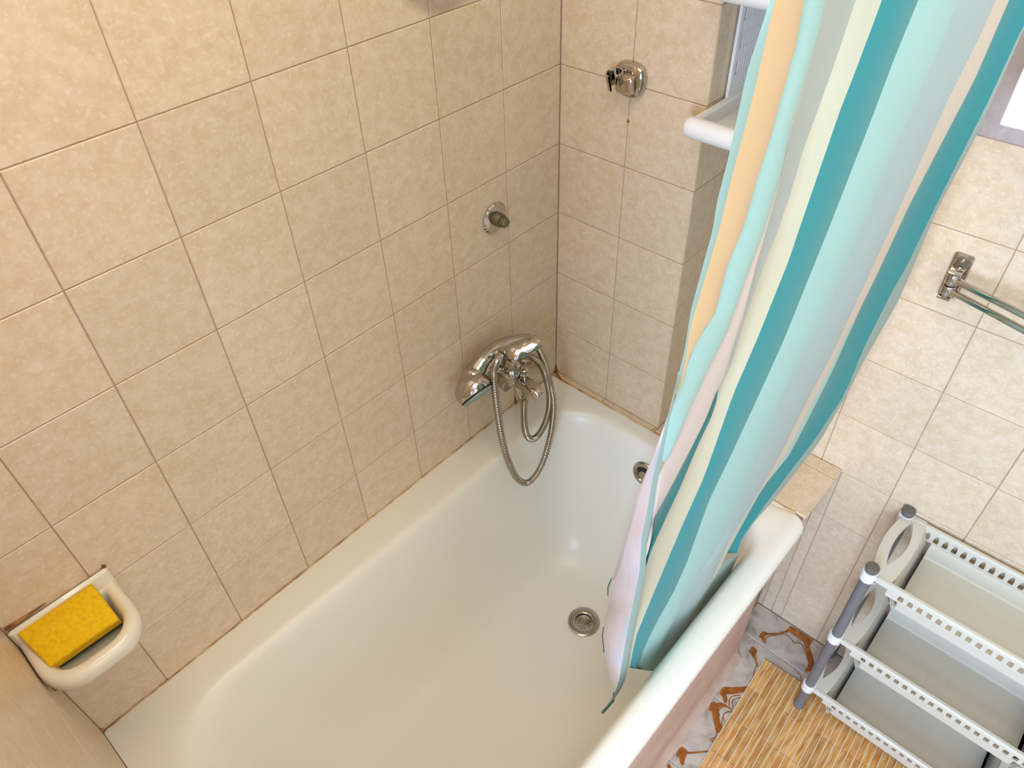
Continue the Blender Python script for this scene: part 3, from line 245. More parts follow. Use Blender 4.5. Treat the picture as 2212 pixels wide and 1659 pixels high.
# ---------------------------------------------------------------- mesh helpers
def V(*a): return Vector(a)
def link(name, me, parent=None, mat=None, smooth=False, auto=None):
    o = bpy.data.objects.new(name, me); COL.objects.link(o)
    if parent is not None: o.parent = parent
    if mat is not None and not me.materials:
        me.materials.append(M[mat] if isinstance(mat,str) else mat)
    if smooth:
        for p in me.polygons: p.use_smooth = True
        if auto is not None: me.set_sharp_from_angle(angle=math.radians(auto))
    return o
class MB:
    """collects shapes into one mesh"""
    def __init__(s): s.v = []; s.f = []; s.mi = []
    def add(s, vs, fs, mi=0):
        b = len(s.v); s.v += [tuple(v) for v in vs]
        for f in fs: s.f.append(tuple(b+i for i in f)); s.mi.append(mi)
        return s
    def loft(s, loops, cap0=False, cap1=False, closed=True, mi=0):
        n = len(loops[0]); vs = [p for l in loops for p in l]; fs = []
        for k in range(len(loops)-1):
            for i in range(n if closed else n-1):
                j = (i+1) % n
                fs.append((k*n+i, k*n+j, (k+1)*n+j, (k+1)*n+i))
        if cap0: fs.append(tuple(reversed(range(n))))
        if cap1: fs.append(tuple((len(loops)-1)*n+i for i in range(n)))
        return s.add(vs, fs, mi)
    def tube(s, pts, r, n=12, caps=True, flat=None):
        pts = [Vector(p) for p in pts]; m = len(pts)
        rs = r if hasattr(r,'__len__') else [r]*m
        T = []
        for i in range(m):
            t = pts[min(i+1,m-1)]-pts[max(i-1,0)]; T.append(t.normalized())
        up = Vector((0,0,1)) if abs(T[0].z) < 0.9 else Vector((0,1,0))
        u = (up - T[0]*up.dot(T[0])).normalized(); loops = []
        for i in range(m):
            u = (u - T[i]*u.dot(T[i])).normalized(); v = T[i].cross(u)
            loops.append([pts[i] + (u*math.cos(a)+v*math.sin(a))*rs[i] for a in [2*math.pi*k/n for k in range(n)]])
        return s.loft(loops, caps, caps)
    def lathe(s, prof, org=(0,0,0), axis=(0,0,1), n=32, cap0=True, cap1=True):
        a = Vector(axis).normalized(); o = Vector(org)
        h = Vector((1,0,0)) if abs(a.x) < 0.8 else Vector((0,1,0))
        u = (h-a*h.dot(a)).normalized(); v = a.cross(u)
        loops = [[o+a*z+(u*math.cos(t)+v*math.sin(t))*max(r,1e-5) for t in [2*math.pi*k/n for k in range(n)]] for r,z in prof]
        return s.loft(loops, cap0, cap1)
    def box(s, lo, hi, b=0.0):
        x0,y0,z0 = lo; x1,y1,z1 = hi
        def ring(x0,x1,y0,y1,z): return [(x0,y0,z),(x1,y0,z),(x1,y1,z),(x0,y1,z)]
        if b <= 0: return s.loft([ring(x0,x1,y0,y1,z0), ring(x0,x1,y0,y1,z1)], True, True)
        def oct(x0,x1,y0,y1,z,c): return [(x0+c,y0,z),(x1-c,y0,z),(x1,y0+c,z),(x1,y1-c,z),(x1-c,y1,z),(x0+c,y1,z),(x0,y1-c,z),(x0,y0+c,z)]
        return s.loft([oct(x0+b,x1-b,y0+b,y1-b,z0,b*.4),oct(x0,x1,y0,y1,z0+b,b),oct(x0,x1,y0,y1,z1-b,b),oct(x0+b,x1-b,y0+b,y1-b,z1,b*.4)],True,True)
    def xf(s, M4):
        s.v = [tuple(M4 @ Vector(p)) for p in s.v]; return s
    def build(s, name, mat, parent=None, smooth=False, auto=40, mats=None):
        me = bpy.data.meshes.new(name); me.from_pydata(s.v, [], s.f); me.update()
        bm = bmesh.new(); bm.from_mesh(me); bmesh.ops.recalc_face_normals(bm, faces=bm.faces); bm.to_mesh(me); bm.free()
        if mats:
            for m in mats: me.materials.append(M[m])
            for p,i in zip(me.polygons, s.mi): p.material_index = i
        return link(name, me, parent, mat, smooth, auto)
def thing(name, label, cat, loc=(0,0,0), group=None):
    o = bpy.data.objects.new(name, None); COL.objects.link(o); o.location = loc; o.empty_display_size = 0.05
    o['label'] = label; o['category'] = cat
    if group: o['group'] = group
    return o
def tag(o, label, cat, group=None):
    o['label'] = label; o['category'] = cat
    if group: o['group'] = group
    return o
def child(mb, name, mat, parent, smooth=True, auto=40, mats=None):
    """build in world coordinates, then hang under a parent Empty that sits at its own location"""
    o = mb.build(name, mat, parent, smooth, auto, mats)
    p = parent; off = Vector((0,0,0))
    while p is not None: off += p.location; p = p.parent
    o.location = -off
    return o
def structure(o): o['kind'] = 'structure'; return o
def smooth_path(pts, n):
    """Catmull-Rom resample"""
    P = [Vector(p) for p in pts]; out = []; m = len(P)
    for k in range(n):
        t = k/(n-1)*(m-1); i = min(int(t), m-2); f = t-i
        p0,p1,p2,p3 = P[max(i-1,0)],P[i],P[i+1],P[min(i+2,m-1)]
        out.append(0.5*((2*p1)+(p2-p0)*f+(2*p0-5*p1+4*p2-p3)*f*f+(3*p1-p0-3*p2+p3)*f**3))
    return out
def rrect(x0,x1,y0,y1,rad,z,k=9,e=8):
    """rounded rectangle, rad = radii at (x1,y0),(x1,y1),(x0,y1),(x0,y0); constant vertex count"""
    pts = []; C = [((x1,y0),rad[0],-90),((x1,y1),rad[1],0),((x0,y1),rad[2],90),((x0,y0),rad[3],180)]
    arcs = []
    for (cx,cy),r,a0 in C:
        ox = cx-r if cx == x1 else cx+r; oy = cy-r if cy == y1 else cy+r
        arcs.append([(ox+r*math.cos(math.radians(a0+90*i/(k-1))), oy+r*math.sin(math.radians(a0+90*i/(k-1)))) for i in range(k)])
    for i in range(4):
        a = arcs[i]; b = arcs[(i+1)%4]; pts += a
        for j in range(1,e): t = j/e; pts.append((a[-1][0]*(1-t)+b[0][0]*t, a[-1][1]*(1-t)+b[0][1]*t))
    return [(x,y,z) for x,y in pts]
def perf(mb, org, u, v, w, h, cells, hole, thick, nrm):
    """strip of cells, each with a real hole; cells = count along u; hole = list of (s,t) in 0..1 of the cell"""
    O = Vector(org); U = Vector(u); Vv = Vector(v); Nn = Vector(nrm); cw = w/cells; n = len(hole)
    for c in range(cells):
        outer = []
        for (s,t) in hole:
            ds, dt = s-0.5, t-0.5; k = 0.5/max(abs(ds),abs(dt),1e-6); outer.append((0.5+ds*k, 0.5+dt*k))
        # make sure the four corners are kept
        for cs,ct in ((0,0),(1,0),(1,1),(0,1)):
            i = min(range(n), key=lambda q:(outer[q][0]-cs)**2+(outer[q][1]-ct)**2); outer[i] = (cs,ct)
        def P(st, d): return O + U*((c+st[0])*cw) + Vv*(st[1]*h) + Nn*d
        L = [[P(q,0) for q in outer],[P(q,0) for q in hole],[P(q,-thick) for q in hole],[P(q,-thick) for q in outer]]
        mb.loft(L)

# ---------------------------------------------------------------- tiles
TM = {}
def tile_mesh(wd, ht, mat, t=0.006, b=0.0011):
    key = (round(wd,4), round(ht,4), mat, t)
    if key in TM: return TM[key]
    x,y = wd/2, ht/2
    R = lambda x,y,z: [(-x,-y,z),(x,-y,z),(x,y,z),(-x,y,z)]
    mb = MB().loft([R(x,y,-t),R(x,y,-b),R(x-b,y-b,0)], True, True)
    me = bpy.data.meshes.new('tile'); me.from_pydata(mb.v,[],mb.f); me.update(); me.materials.append(M[mat])
    TM[key] = me; return me
G = 0.00065
def put_tile(parent, org, U, Vv, u0, u1, v0, v1, mat='tile', name='tile', dz=0.0):
    Nn = U.cross(Vv)
    me = tile_mesh(u1-u0-2*G, v1-v0-2*G, mat, b=0.0002 if mat == 'tile_foot' else 0.0011)
    o = bpy.data.objects.new(name, me); COL.objects.link(o); o.parent = parent
    c = org + U*((u0+u1)/2) + Vv*((v0+v1)/2) + Nn*(dz+random.uniform(-0.0002,0.0002))
    t = [random.gauss(0,0.0009) for _ in range(2)]
    U2 = (U+Nn*t[0]).normalized(); N2 = (Nn - U2*Nn.dot(U2) + Vv*t[1]).normalized(); V2 = N2.cross(U2).normalized(); U2 = V2.cross(N2)
    m = Matrix((U2,V2,N2)).transposed().to_4x4(); m.translation = c; o.matrix_local = m
    return o
def slab(name, lo, hi, mat='grout'):
    return structure(MB().box(lo,hi).build(name, mat))
TW = 0.15; RIM = 0.6075; YF = 0.154; YN = -1.167; GD = 0.0014   # GD: joints lie this far behind the tile faces
ex,ey,ez = V(1,0,0),V(0,1,0),V(0,0,1)
# long wall x = 0 beside the bath, runs on behind the foot wall
wl = slab('wall_left', (-0.10,-2.4,0), (-GD,YF,2.45))
zrows = [0.15*i for i in range(4,17)]
zr = [RIM-0.004]+[0.15*i for i in range(5,17)]
for a,b_ in zip(zr[:-1], zr[1:]):
    for k in range(8):
        y1 = -0.15*k; y0 = max(-0.15*(k+1), YN)
        if y1-y0 < 0.01: continue
        put_tile(wl, V(0,0,0), ey, ez, y0, y1, a, b_, mat='tile_painted_shade' if (k in (1,2) and 1.49 < a < 1.7) else 'tile')
# chase (boxed pipe column) at the tap end: faces y = 0 and x = 0.301
wc = slab('wall_end', (-GD,GD,RIM-0.01), (0.301-GD,YF,2.45))
for a,b_ in zip(zr[:-1], zr[1:]):
    put_tile(wc, V(0,0,0), ex, ez, 0.0, 0.1535, a, b_); put_tile(wc, V(0,0,0), ex, ez, 0.1535, 0.301, a, b_)
    put_tile(wc, V(0.301,0,0), ey, ez, 0.001, YF, a, b_)
child_plug = MB().lathe([(0.0032,0.0002),(0.003,-0.0008),(0.0,-0.001)], (0.1545,0.0,1.287), (0,1,0), 12).build('wall_plug','rust',wc,True)
# far wall y = YF, face looks to -y
wb = slab('wall_back', (0.301-GD,YF+GD,0), (2.0,YF+0.1,2.45))
org = V(0,YF,0)
for r in range(0,16):
    a,b_ = 0.15*r, 0.15*(r+1)
    cols = [0.32,0.47,0.62] if a > 0.59 else [0.47,0.612,0.640,0.667]
    cols = cols + [0.77+0.15*i for i in range(9)]
    for x0,x1 in zip(cols[:-1], cols[1:]):
        # U x V must give -y
        put_tile(wb, org, ex, ez, x0, x1, a, b_, mat='tile_border' if r == 9 else 'tile')
    if a > 0.59: put_tile(wb, org, ex, ez, 0.3015, 0.32, a, b_, mat='tile_border' if r == 9 else 'tile')
# foot wall, glossy, right beside the camera
M['tile_foot'] = tile_mat('foot_wall_tile', (214,189,156), (224,202,175), (234,217,200), rough=0.4)
wn = slab('wall_foot', (-GD,YN-0.10,0), (0.64,YN-GD,2.45))
for a,b_ in zip([0,0.15,0.3,0.45]+zr, [0.15,0.3,0.45,RIM-0.004]+zr[1:]):
    for k in range(6):
        x0 = 0.001+0.15*k-0.04; x1 = x0+0.15; x0 = max(x0,0.0); x1 = min(x1,0.64)
        if x1-x0 > 0.01: put_tile(wn, V(0,YN,0), -ex, ez, -x1, -x0, a, b_, mat='tile_foot')
# the rest of the room (outside the frame)
slab('wall_right', (2.0,-2.4,0), (2.1,YF+0.1,2.45), 'wall_paint')
wf = structure(MB().box((0.0,-2.5,0),(0.77,-2.4,2.45)).box((1.47,-2.5,0),(2.0,-2.4,2.45)).box((0.77,-2.5,0),(1.47,-2.4,0.7)).box((0.77,-2.5,2.0),(1.47,-2.4,2.45)).build('wall_front','wall_paint'))
slab('ceiling', (-0.1,-2.5,2.45), (2.1,YF+0.1,2.55), 'wall_paint')
wi = structure(MB().box((0.77,-2.47,0.7),(1.47,-2.43,0.75)).box((0.77,-2.47,1.95),(1.47,-2.43,2.0)).box((0.77,-2.47,0.75),(0.82,-2.43,1.95)).box((1.42,-2.47,0.75),(1.47,-2.43,1.95)).box((1.10,-2.47,0.75),(1.14,-2.43,1.95)).build('window_1','lacquer'))
# floor: 20 cm marble-look tiles with a brown printed ornament
fl = slab('floor', (-0.1,-2.5,-0.1), (2.1,YF+0.1,-GD))
ft = {}
ys = [0.154,0.0484,-0.152,-0.352,-0.552,-0.752,-0.952,-1.152,-1.352]
for i in range(len(ys)-1):
    for k in range(7):
        ft[(i,k)] = put_tile(fl, V(0,0,0), ex, ey, 0.60+0.2*k, 0.80+0.2*k, ys[i+1], ys[i], mat='marble')
def ornaments():
    per = {}
    for s in ORN:
        my = sum(p[1] for p in s)/len(s)
        i = [q for q in range(len(ys)-1) if ys[q+1] <= my <= ys[q]]
        per.setdefault(i[0] if i else 0, []).append(s)
    for i,ss in per.items():
        mb = MB()
        for q,s in enumerate(ss):
            pth = smooth_path([(p[0],p[1],0) for p in s], max(8,len(s)*5)); n = len(pth)
            wd = [s[min(int(t/(n-1)*(len(s)-1)),len(s)-2)] for t in range(n)]
            L = []; Rr = []
            for t in range(n):
                f = t/(n-1)*(len(s)-1); a = min(int(f),len(s)-2); g = f-a
                ww = max(1.5*(s[a][2]*(1-g)+s[a+1][2]*g), 0.0022)/2
                d = (pth[min(t+1,n-1)]-pth[max(t-1,0)]).normalized(); nn = V(-d.y,d.x,0)
                zt = 0.0005+0.00006*q+0.000006*t
                L.append((pth[t]+nn*ww)+V(0,0,zt)); Rr.append((pth[t]-nn*ww)+V(0,0,zt))
            loop = L+Rr[::-1]
            vs = [p for p in L]+[p for p in Rr]; fs = [(t,t+1,n+t+1,n+t) for t in range(n-1)]
            b = len(mb.v); mb.add(vs, fs)
        o = mb.build('ornament','ornament', fl)
ornaments()
# mortar fillet where the bath front meets the floor
mf = MB(); la=[]; lb=[]; lc=[]
rnd = random.Random(3)
for i in range(61):
    y = -0.018-1.14*i/60
    wv = 0.649+0.0015*math.sin(i*0.9)+0.001*math.sin(i*2.3)
    la.append((0.6315,y,0.030)); lb.append((0.636,y,0.010)); lc.append((wv,y,0.0006))
mf.loft([[ (p[0],p[1],-0.0012) for p in la], la, lb, lc], closed=False)
structure(mf.build('trim_1','mortar',smooth=True,auto=60))
# ledge behind the bath, tiled on top
lg = slab('trim_2', (0.0,0.0,0.0), (0.60,YF-0.002,0.600))
mb = MB().box((-GD,-0.0150,0.590),(0.660,YF-0.0015,RIM-0.0022)); lgs = mb.build('ledge_slab','grout',lg)
for x0,x1,y0,y1 in ((0.001,0.153,-0.0155,0.0),(0.153,0.296,-0.0155,0.0),(0.301,0.45,-0.0135,0.118),(0.296,0.301,-0.0155,0.0),(0.45,0.667,-0.0135,0.118),(0.301,0.45,0.118,YF-0.001),(0.45,0.667,0.118,YF-0.001)):
    put_tile(lg, V(0,0,RIM+0.002), ex, ey, x0, x1, y0, y1)

# ---------------------------------------------------------------- bathtub
bt = thing('bathtub', 'cream white enamel bathtub with a thick rounded rim set between tiled walls', 'bathtub', (0.33,-0.59,0))
def tub():
    y0,y1 = YN+0.001,-0.0160; mb = MB(); loops = []
    for x1,z,r in ((0.633,0.566,0.006),(0.655,0.562,0.010),(0.669,0.570,0.016),(0.6755,0.583,0.020),(0.674,0.595,0.020),(0.667,0.6035,0.018),(0.655,0.6072,0.014)):
        loops.append(rrect(0.002,x1,y0,y1,[0.004,r,0.002,0.002],z))
    def inner(f, z, g=0.0):
        # f = inset from the opening (0) to the floor (1)
        xa = 0.086+f*0.095; xb = 0.6235-f*0.110; ya = -1.120+f*0.285; yb = -0.058-f*0.120
        r = [0.14,0.10,0.11,0.15]; r = [q*(1-0.25*f) for q in r]
        L = rrect(xa,xb,ya,yb,r,z)
        # the opening tapers a little towards the foot end
        return [(x - 0.014*max(0,min(1,(-0.5-y)/0.5))*(1 if x < 0.3 else 0)*(1-f), y, zz) for x,y,zz in L]
    for f,z in ((-0.16,0.6078),(-0.06,0.6072),(0.0,0.603),(0.05,0.594),(0.09,0.578),(0.14,0.555),(0.22,0.50),(0.34,0.42),(0.46,0.355),(0.58,0.305),(0.70,0.270),(0.84,0.243),(1.0,0.225),(1.18,0.215),(1.36,0.2105)):
        loops.append(inner(f,z))
    cx,cy = 0.3462,-0.3037
    last = loops[-1]; n = len(last)
    for t,z in ((0.35,0.2095),(0.65,0.209)):
        loops.append([((1-t)*x+t*cx+0*t, (1-t)*y+t*cy, z) for x,y,_ in last])
    circ = []
    for x,y,_ in last:
        a = math.atan2(y-cy,x-cx); circ.append((cx+0.030*math.cos(a), cy+0.030*math.sin(a), 0.2085))
    loops.append(circ); loops.append([(x,y,0.19) for x,y,_ in circ])
    mb.loft(loops, False, True)
    return mb
child(tub(), 'basin', 'enamel', bt, True, 70)
child(MB().box((0.6275,YN+0.002,0.0),(0.632,-0.016,0.566)), 'apron_panel', 'apron', bt, False)
# old sealant along the walls, rust in the corners
sb = MB(); n = 90
p1 = [V(0.0015+0.0012*math.sin(i*1.7), -1.16+i*(1.143/n), RIM+0.0008) for i in range(n+1)]
sb.tube(p1, [0.0009+0.0007*abs(math.sin(i*0.83))*(0.3+1.2*i/n) for i in range(n+1)], 6)
p2 = [V(0.004+i*0.0105, -0.0165+0.0006*math.sin(i*2.1), RIM+0.0012) for i in range(62)]
sb.tube(p2, [0.0010+0.0008*abs(math.sin(i*0.7)) for i in range(62)], 6)
structure(sb.build('trim_3','sealant',smooth=True,auto=180))
rb = MB()
rb.tube([V(0.002,-0.002,0.605),V(0.002,-0.002,0.617),V(0.0012,-0.0012,0.640)], [0.007,0.0035,0.0007], 7)
rb.tube([V(0.003,-0.006,RIM+.002),V(0.03,-0.0165,RIM+.001),V(0.085,-0.0165,RIM+.001)], [0.005,0.0022,0.0006], 6)
rb.tube([V(0.0005,-0.150,0.606),V(0.0005,-0.150,0.634)], [0.0045,0.0006], 6)
rb.tube([V(0.001,YN+0.002,0.606),V(0.001,YN+0.002,0.618)], [0.004,0.0008], 6)
structure(rb.build('trim_4','rust',smooth=True,auto=180))

# drain strainer
dr = thing('drain_strainer', 'round perforated metal strainer lying in the drain of the bathtub', 'strainer', (0.3462,-0.3037,0.2085))
child(MB().lathe([(0.0375,0.0),(0.0378,0.002),(0.034,0.0036),(0.0245,0.0034),(0.0215,0.002),(0.0195,-0.004),(0.012,-0.0062),(0.0,-0.0068)], (0.3462,-0.3037,0.2095), n=40, cap0=False, cap1=False), 'strainer_cup', 'chrome_dull', dr)
hb = MB()
def holes(rad, num, z, rr, ph=0):
    for k in range(num):
        a = 2*math.pi*(k+ph)/num; hb.lathe([(rr,-0.001),(rr,0.00035),(rr*0.5,0.0004)], (0.3462+rad*math.cos(a),-0.3037+rad*math.sin(a),0.2095+z), n=6, cap0=False)
holes(0.0315,36,0.00355,0.0009); holes(0.0268,30,0.0035,0.0011,0.5)
for rad,num,z in ((0.0165,20,-0.0048),(0.0128,15,-0.0060),(0.0092,11,-0.0063),(0.0058,7,-0.0066),(0.0026,3,-0.0067)): holes(rad,num,z,0.0011,rad*100)
ho = child(hb, 'hole', 'dark_hole', dr, False); ho['kind'] = 'stuff'
# overflow
ov = thing('overflow_fitting', 'oval chrome overflow fitting on the end wall of the bathtub', 'overflow', (0.322,-0.085,0.545))
nv = V(0,-1,0.18).normalized(); oc = V(0.328,-0.0792,0.5400)
child(MB().lathe([(0.0,-0.006),(0.030,-0.006),(0.0305,0.001),(0.028,0.004),(0.021,0.005),(0.018,0.002),(0.0165,-0.004)], oc, nv, 36, False, False), 'flange', 'chrome_dull', ov)
child(MB().lathe([(0.0168,0.0012),(0.0,0.0014)], oc, nv, 24, False, False), 'hole', 'dark_hole', ov)
child(MB().lathe([(0.012,0.0),(0.012,0.003),(0.0,0.0045)], oc+V(-0.001,0,-0.006)+nv*0.0005, nv, 24, False, False), 'cover', 'chrome_dull', ov)

# ---------------------------------------------------------------- bath mixer with hand shower and hose
mx = thing('bath_mixer', 'chrome single lever bath mixer mounted on the tiled long wall', 'faucet', (0.0,-0.17,0.73))
B = V(*P_body[0]); iL = V(*P_inletL[0]); iR = V(*P_inletR[0])
ax = (iR-iL).normalized()
child(MB().tube([iL+ax*-0.006+V(0.012,0,0.004), iL*0.6+B*0.4, B, iR*0.6+B*0.4, iR+ax*0.006+V(0.012,0,0.004)], [0.013,0.018,0.0225,0.018,0.013], 20), 'body', 'chrome', mx)
for p in (iL,iR):
    child(MB().lathe([(0.0,0.0),(0.028,0.0),(0.0285,0.004),(0.022,0.009),(0.014,0.0105),(0.0125,0.012),(0.0125,0.05),(0.0,0.05)], V(0.0,p.y,p.z), (1,0,0), 28, False, False), 'wall_flange', 'chrome', mx)
    child(MB().lathe([(0.0,0.0),(0.0165,0.0),(0.0175,0.003),(0.0175,0.016),(0.0165,0.019),(0.0,0.019)], V(0.030,p.y,p.z), (1,0,0), 6, False, False), 'nut', 'chrome', mx, False)
Cc = V(*P_cart[0]); adir = (Cc-B).normalized()
child(MB().lathe([(0.0,0.0),(0.024,0.0),(0.0245,0.022),(0.021,0.030),(0.0205,0.034)], B, adir, 28), 'cartridge_housing', 'chrome', mx)
tdir = (V(*P_lever[-1])-V(*P_lever[0])).normalized()
child(MB().lathe([(0.0,0.036),(0.0215,0.036),(0.023,0.045),(0.0215,0.056),(0.013,0.064),(0.0,0.066)], B, adir, 28, False, False), 'lever_cap', 'chrome', mx)
lp = smooth_path([B+adir*0.058]+[V(*p)+V(-0.004,0,0) for p in P_lever[1:]], 26)
lv = MB(); loops = []
upv = adir
for i,p in enumerate(lp):
    t = i/25; d = (lp[min(i+1,25)]-lp[max(i-1,0)]).normalized(); s_ = d.cross(upv).normalized(); u_ = s_.cross(d).normalized()
    wd = 0.0205*(1-0.25*t)*min(1,0.65+t*2)*(1 if t < 0.85 else math.sqrt(max(0.02,1-((t-0.85)/0.15)**2))); th = 0.0105*(1-0.62*t)*(1 if t < 0.9 else max(0.25,1-(t-0.9)/0.1))
    loops.append([p+s_*wd*math.cos(a)+u_*th*math.sin(a) for a in [2*math.pi*k/20 for k in range(20)]])
child(lv.loft(loops,True,True), 'lever', 'chrome', mx, True, 60)
sp = smooth_path([V(0.058,B.y+0.002,B.z-0.004)]+[V(*p) for p in P_spout[1:]], 22); loops = []
for i,p in enumerate(sp):
    t = i/21; d = (sp[min(i+1,21)]-sp[max(i-1,0)]).normalized(); s_ = d.cross(V(0,0,1)).normalized(); u_ = s_.cross(d)
    wd = 0.0165-0.0035*t; th = 0.0155-0.0045*t
    if t > 0.93: wd *= 0.93; th *= 0.9
    e = 0.62
    loops.append([p+s_*wd*math.copysign(abs(math.cos(a))**e,math.cos(a))+u_*th*math.copysign(abs(math.sin(a))**e,math.sin(a)) for a in [2*math.pi*k/28 for k in range(28)]])
child(MB().loft(loops,True,True), 'spout', 'chrome', mx, True, 50)
dv = V(*P_divert[1])
child(MB().lathe([(0.005,0.0),(0.0055,0.012),(0.0075,0.014),(0.0085,0.018),(0.006,0.021),(0.0065,0.026),(0.0095,0.029),(0.010,0.034),(0.006,0.037)], dv+V(-0.002,0,0.004), (0,0,1), 20), 'diverter_knob', 'chrome', mx)
ho_ = V(*P_hose_in[-1])
child(MB().lathe([(0.011,0.0),(0.012,-0.012),(0.0135,-0.016),(0.0135,-0.034),(0.010,-0.036)], B+V(0.012,0.004,-0.012), (ho_-(B+V(0.012,0.004,-0.012))), 16), 'hose_outlet', 'chrome', mx) if False else None
oa = (ho_-B).normalized()
child(MB().lathe([(0.011,0.012),(0.0125,0.022),(0.0125,(ho_-B).length-0.014),(0.0095,(ho_-B).length-0.012),(0.0095,(ho_-B).length+0.004)], B, oa, 20), 'hose_outlet', 'chrome', mx)
cr = V(*P_handle[2])
child(MB().tube([B+V(0,-0.012,0.012), B*0.5+cr*0.5+V(0.004,0,0), cr+V(0.008,0.002,-0.014)], [0.010,0.008,0.010], 14), 'cradle', 'chrome', mx)

hs = thing('hand_shower', 'chrome hand shower with large oval head resting on the bath mixer', 'shower head', (0.05,-0.31,0.83))
Hc = V(*P_head[0]); fn = V(0.80,-0.05,-0.55).normalized()
hp = [V(*p) for p in P_handle]
spine = smooth_path([Hc-fn*0.010, (Hc-fn*0.012)*0.5+hp[1]*0.5, hp[1], hp[2], hp[3], hp[4], hp[5], hp[6]], 40)
rad = [0.020,0.027,0.0245,0.0205,0.0170,0.0145,0.012,0.0105]
rr = [rad[min(int(i/39*7),6)]*(1-(i/39*7-min(int(i/39*7),6)))+rad[min(int(i/39*7),6)+1]*(i/39*7-min(int(i/39*7),6)) for i in range(40)]
# dome of the head
ua = (hp[1]-hp[0]).normalized(); ua = (ua-fn*ua.dot(fn)).normalized(); va = fn.cross(ua)
def ell(c, ru, rv): return [c+ua*ru*math.cos(a)+va*rv*math.sin(a) for a in [2*math.pi*k/36 for k in range(36)]]
dome = MB().loft([ell(Hc+fn*z, ru, rv) for z,ru,rv in ((0.012,0.034,0.030),(0.013,0.0365,0.032),(0.008,0.040,0.0345),(-0.002,0.041,0.0345),(-0.014,0.036,0.030),(-0.024,0.026,0.022),(-0.031,0.012,0.010),(-0.032,0.001,0.001))], True, True)
child(dome, 'head', 'chrome', hs, True, 60)
child(MB().tube([p+V(0,0,0) for p in spine], rr, 22), 'handle', 'chrome', hs)
child(MB().loft([ell(Hc+fn*z, ru, rv) for z,ru,rv in ((0.0115,0.0368,0.0323),(0.0125,0.0375,0.033),(0.015,0.0375,0.033),(0.0155,0.0362,0.032))]), 'rubber_ring', 'black', hs)
child(MB().loft([ell(Hc+fn*z, ru, rv) for z,ru,rv in ((0.013,0.0358,0.0314),(0.019,0.034,0.030),(0.022,0.022,0.019),(0.0225,0.001,0.001))], False, True), 'spray_face', 'nozzle', hs)

hz = thing('shower_hose', 'ribbed metal shower hose looped twice below the bath mixer', 'hose', (0.12,-0.17,0.42))
def hose(pts, name):
    n = 620; pth = smooth_path(pts, n)
    return child(MB().tube(pth, [0.0066+(0.0009 if (i % 4) in (0,1) else -0.0004) for i in range(n)], 12), name, 'steel_hose', hz, True, 180)
hose(P_hose_out, 'outer_loop'); hose(P_hose_in, 'inner_loop')
for p,q in ((P_hose_out[0],P_hose_out[1]),(P_hose_out[-1],P_hose_out[-2]),(P_hose_in[-1],P_hose_in[-2])):
    d = (V(*q)-V(*p)).normalized()
    child(MB().lathe([(0.0078,-0.010),(0.0092,-0.008),(0.0092,0.010),(0.0076,0.014)], V(*p), d, 16), 'end_nut', 'chrome', hz)

# capped wall outlet with rosette
ro = thing('wall_outlet', 'round chrome rosette with a short capped pipe stub on long wall', 'pipe outlet', (0,-0.19,1.125))
rc = V(0,-0.1895,1.1245)
child(MB().lathe([(0.0,0.0),(0.030,0.0),(0.031,0.003),(0.028,0.0065),(0.018,0.008),(0.0145,0.0082)], rc, (1,0,0), 36, False), 'rosette', 'chrome', ro)
child(MB().lathe([(0.0135,0.006),(0.0135,0.016),(0.012,0.018),(0.012,0.022)], rc, (1,0,0), 24, False), 'collar', 'brass_dirty', ro)
child(MB().lathe([(0.0105,0.02),(0.0105,0.031),(0.009,0.033)], rc, (1,0,0), 6, False), 'plug', 'brass_dirty', ro, False)

# shower holder on the chase
sh = thing('shower_holder', 'chrome wall holder for a hand shower on the tiled end wall', 'shower holder', (0.157,0,1.352))
pl = []
for k in range(48):
    a = 2*math.pi*k/48; c,s_ = math.cos(a),math.sin(a)
    x = 0.030*math.copysign(abs(c)**0.72,c)*(1.0+0.10*s_); z = 0.0285*math.copysign(abs(s_)**0.8,s_); 
    pl.append((x,z))
hc = V(0.1560,0,1.3610)
Lp = lambda k,y,dx=0,dz=0: [(hc.x+x*k+dx, y, hc.z+z*k+dz) for x,z in pl]
child(MB().loft([Lp(1.0,0.0),Lp(1.02,-0.004),Lp(0.99,-0.010),Lp(0.90,-0.014),Lp(0.5,-0.0155)],False,True), 'backplate', 'chrome', sh, True, 50)
Lq = lambda x0,x1,z0,z1,y,r=0.004: [(px_,y,pz_) for px_,pz_,_ in rrect(x0,x1,z0,z1,[r]*4,0,4,2)]
child(MB().loft([Lq(0.141,0.175,1.343,1.375,-0.010),Lq(0.142,0.173,1.344,1.373,-0.028),Lq(0.146,0.166,1.347,1.370,-0.0325)],False,True), 'arm', 'chrome', sh, True, 40)
cc = V(0.1420,-0.0295,1.364); ca = V(-0.05,-0.25,1.0).normalized(); cu = V(-1,0,0); cu = (cu-ca*cu.dot(ca)).normalized(); cv = ca.cross(cu)
cl = []
for (r,z) in ((0.0108,-0.014),(0.0140,-0.014),(0.0152,0.0),(0.0158,0.014),(0.0124,0.014),(0.0108,-0.014)):
    cl.append([cc+ca*z+(cu*math.cos(t)+cv*math.sin(t))*r for t in [math.radians(-205+ i*(290/26)) for i in range(27)]])
child(MB().loft(cl, closed=False), 'cradle', 'chrome', sh, True, 40)
child(MB().lathe([(0.0045,0.0),(0.0045,0.003),(0.0,0.0032)], (0.1575,-0.0325,1.3655), (0,-1,0), 16, True, False), 'screw', 'brass_dirty', sh)

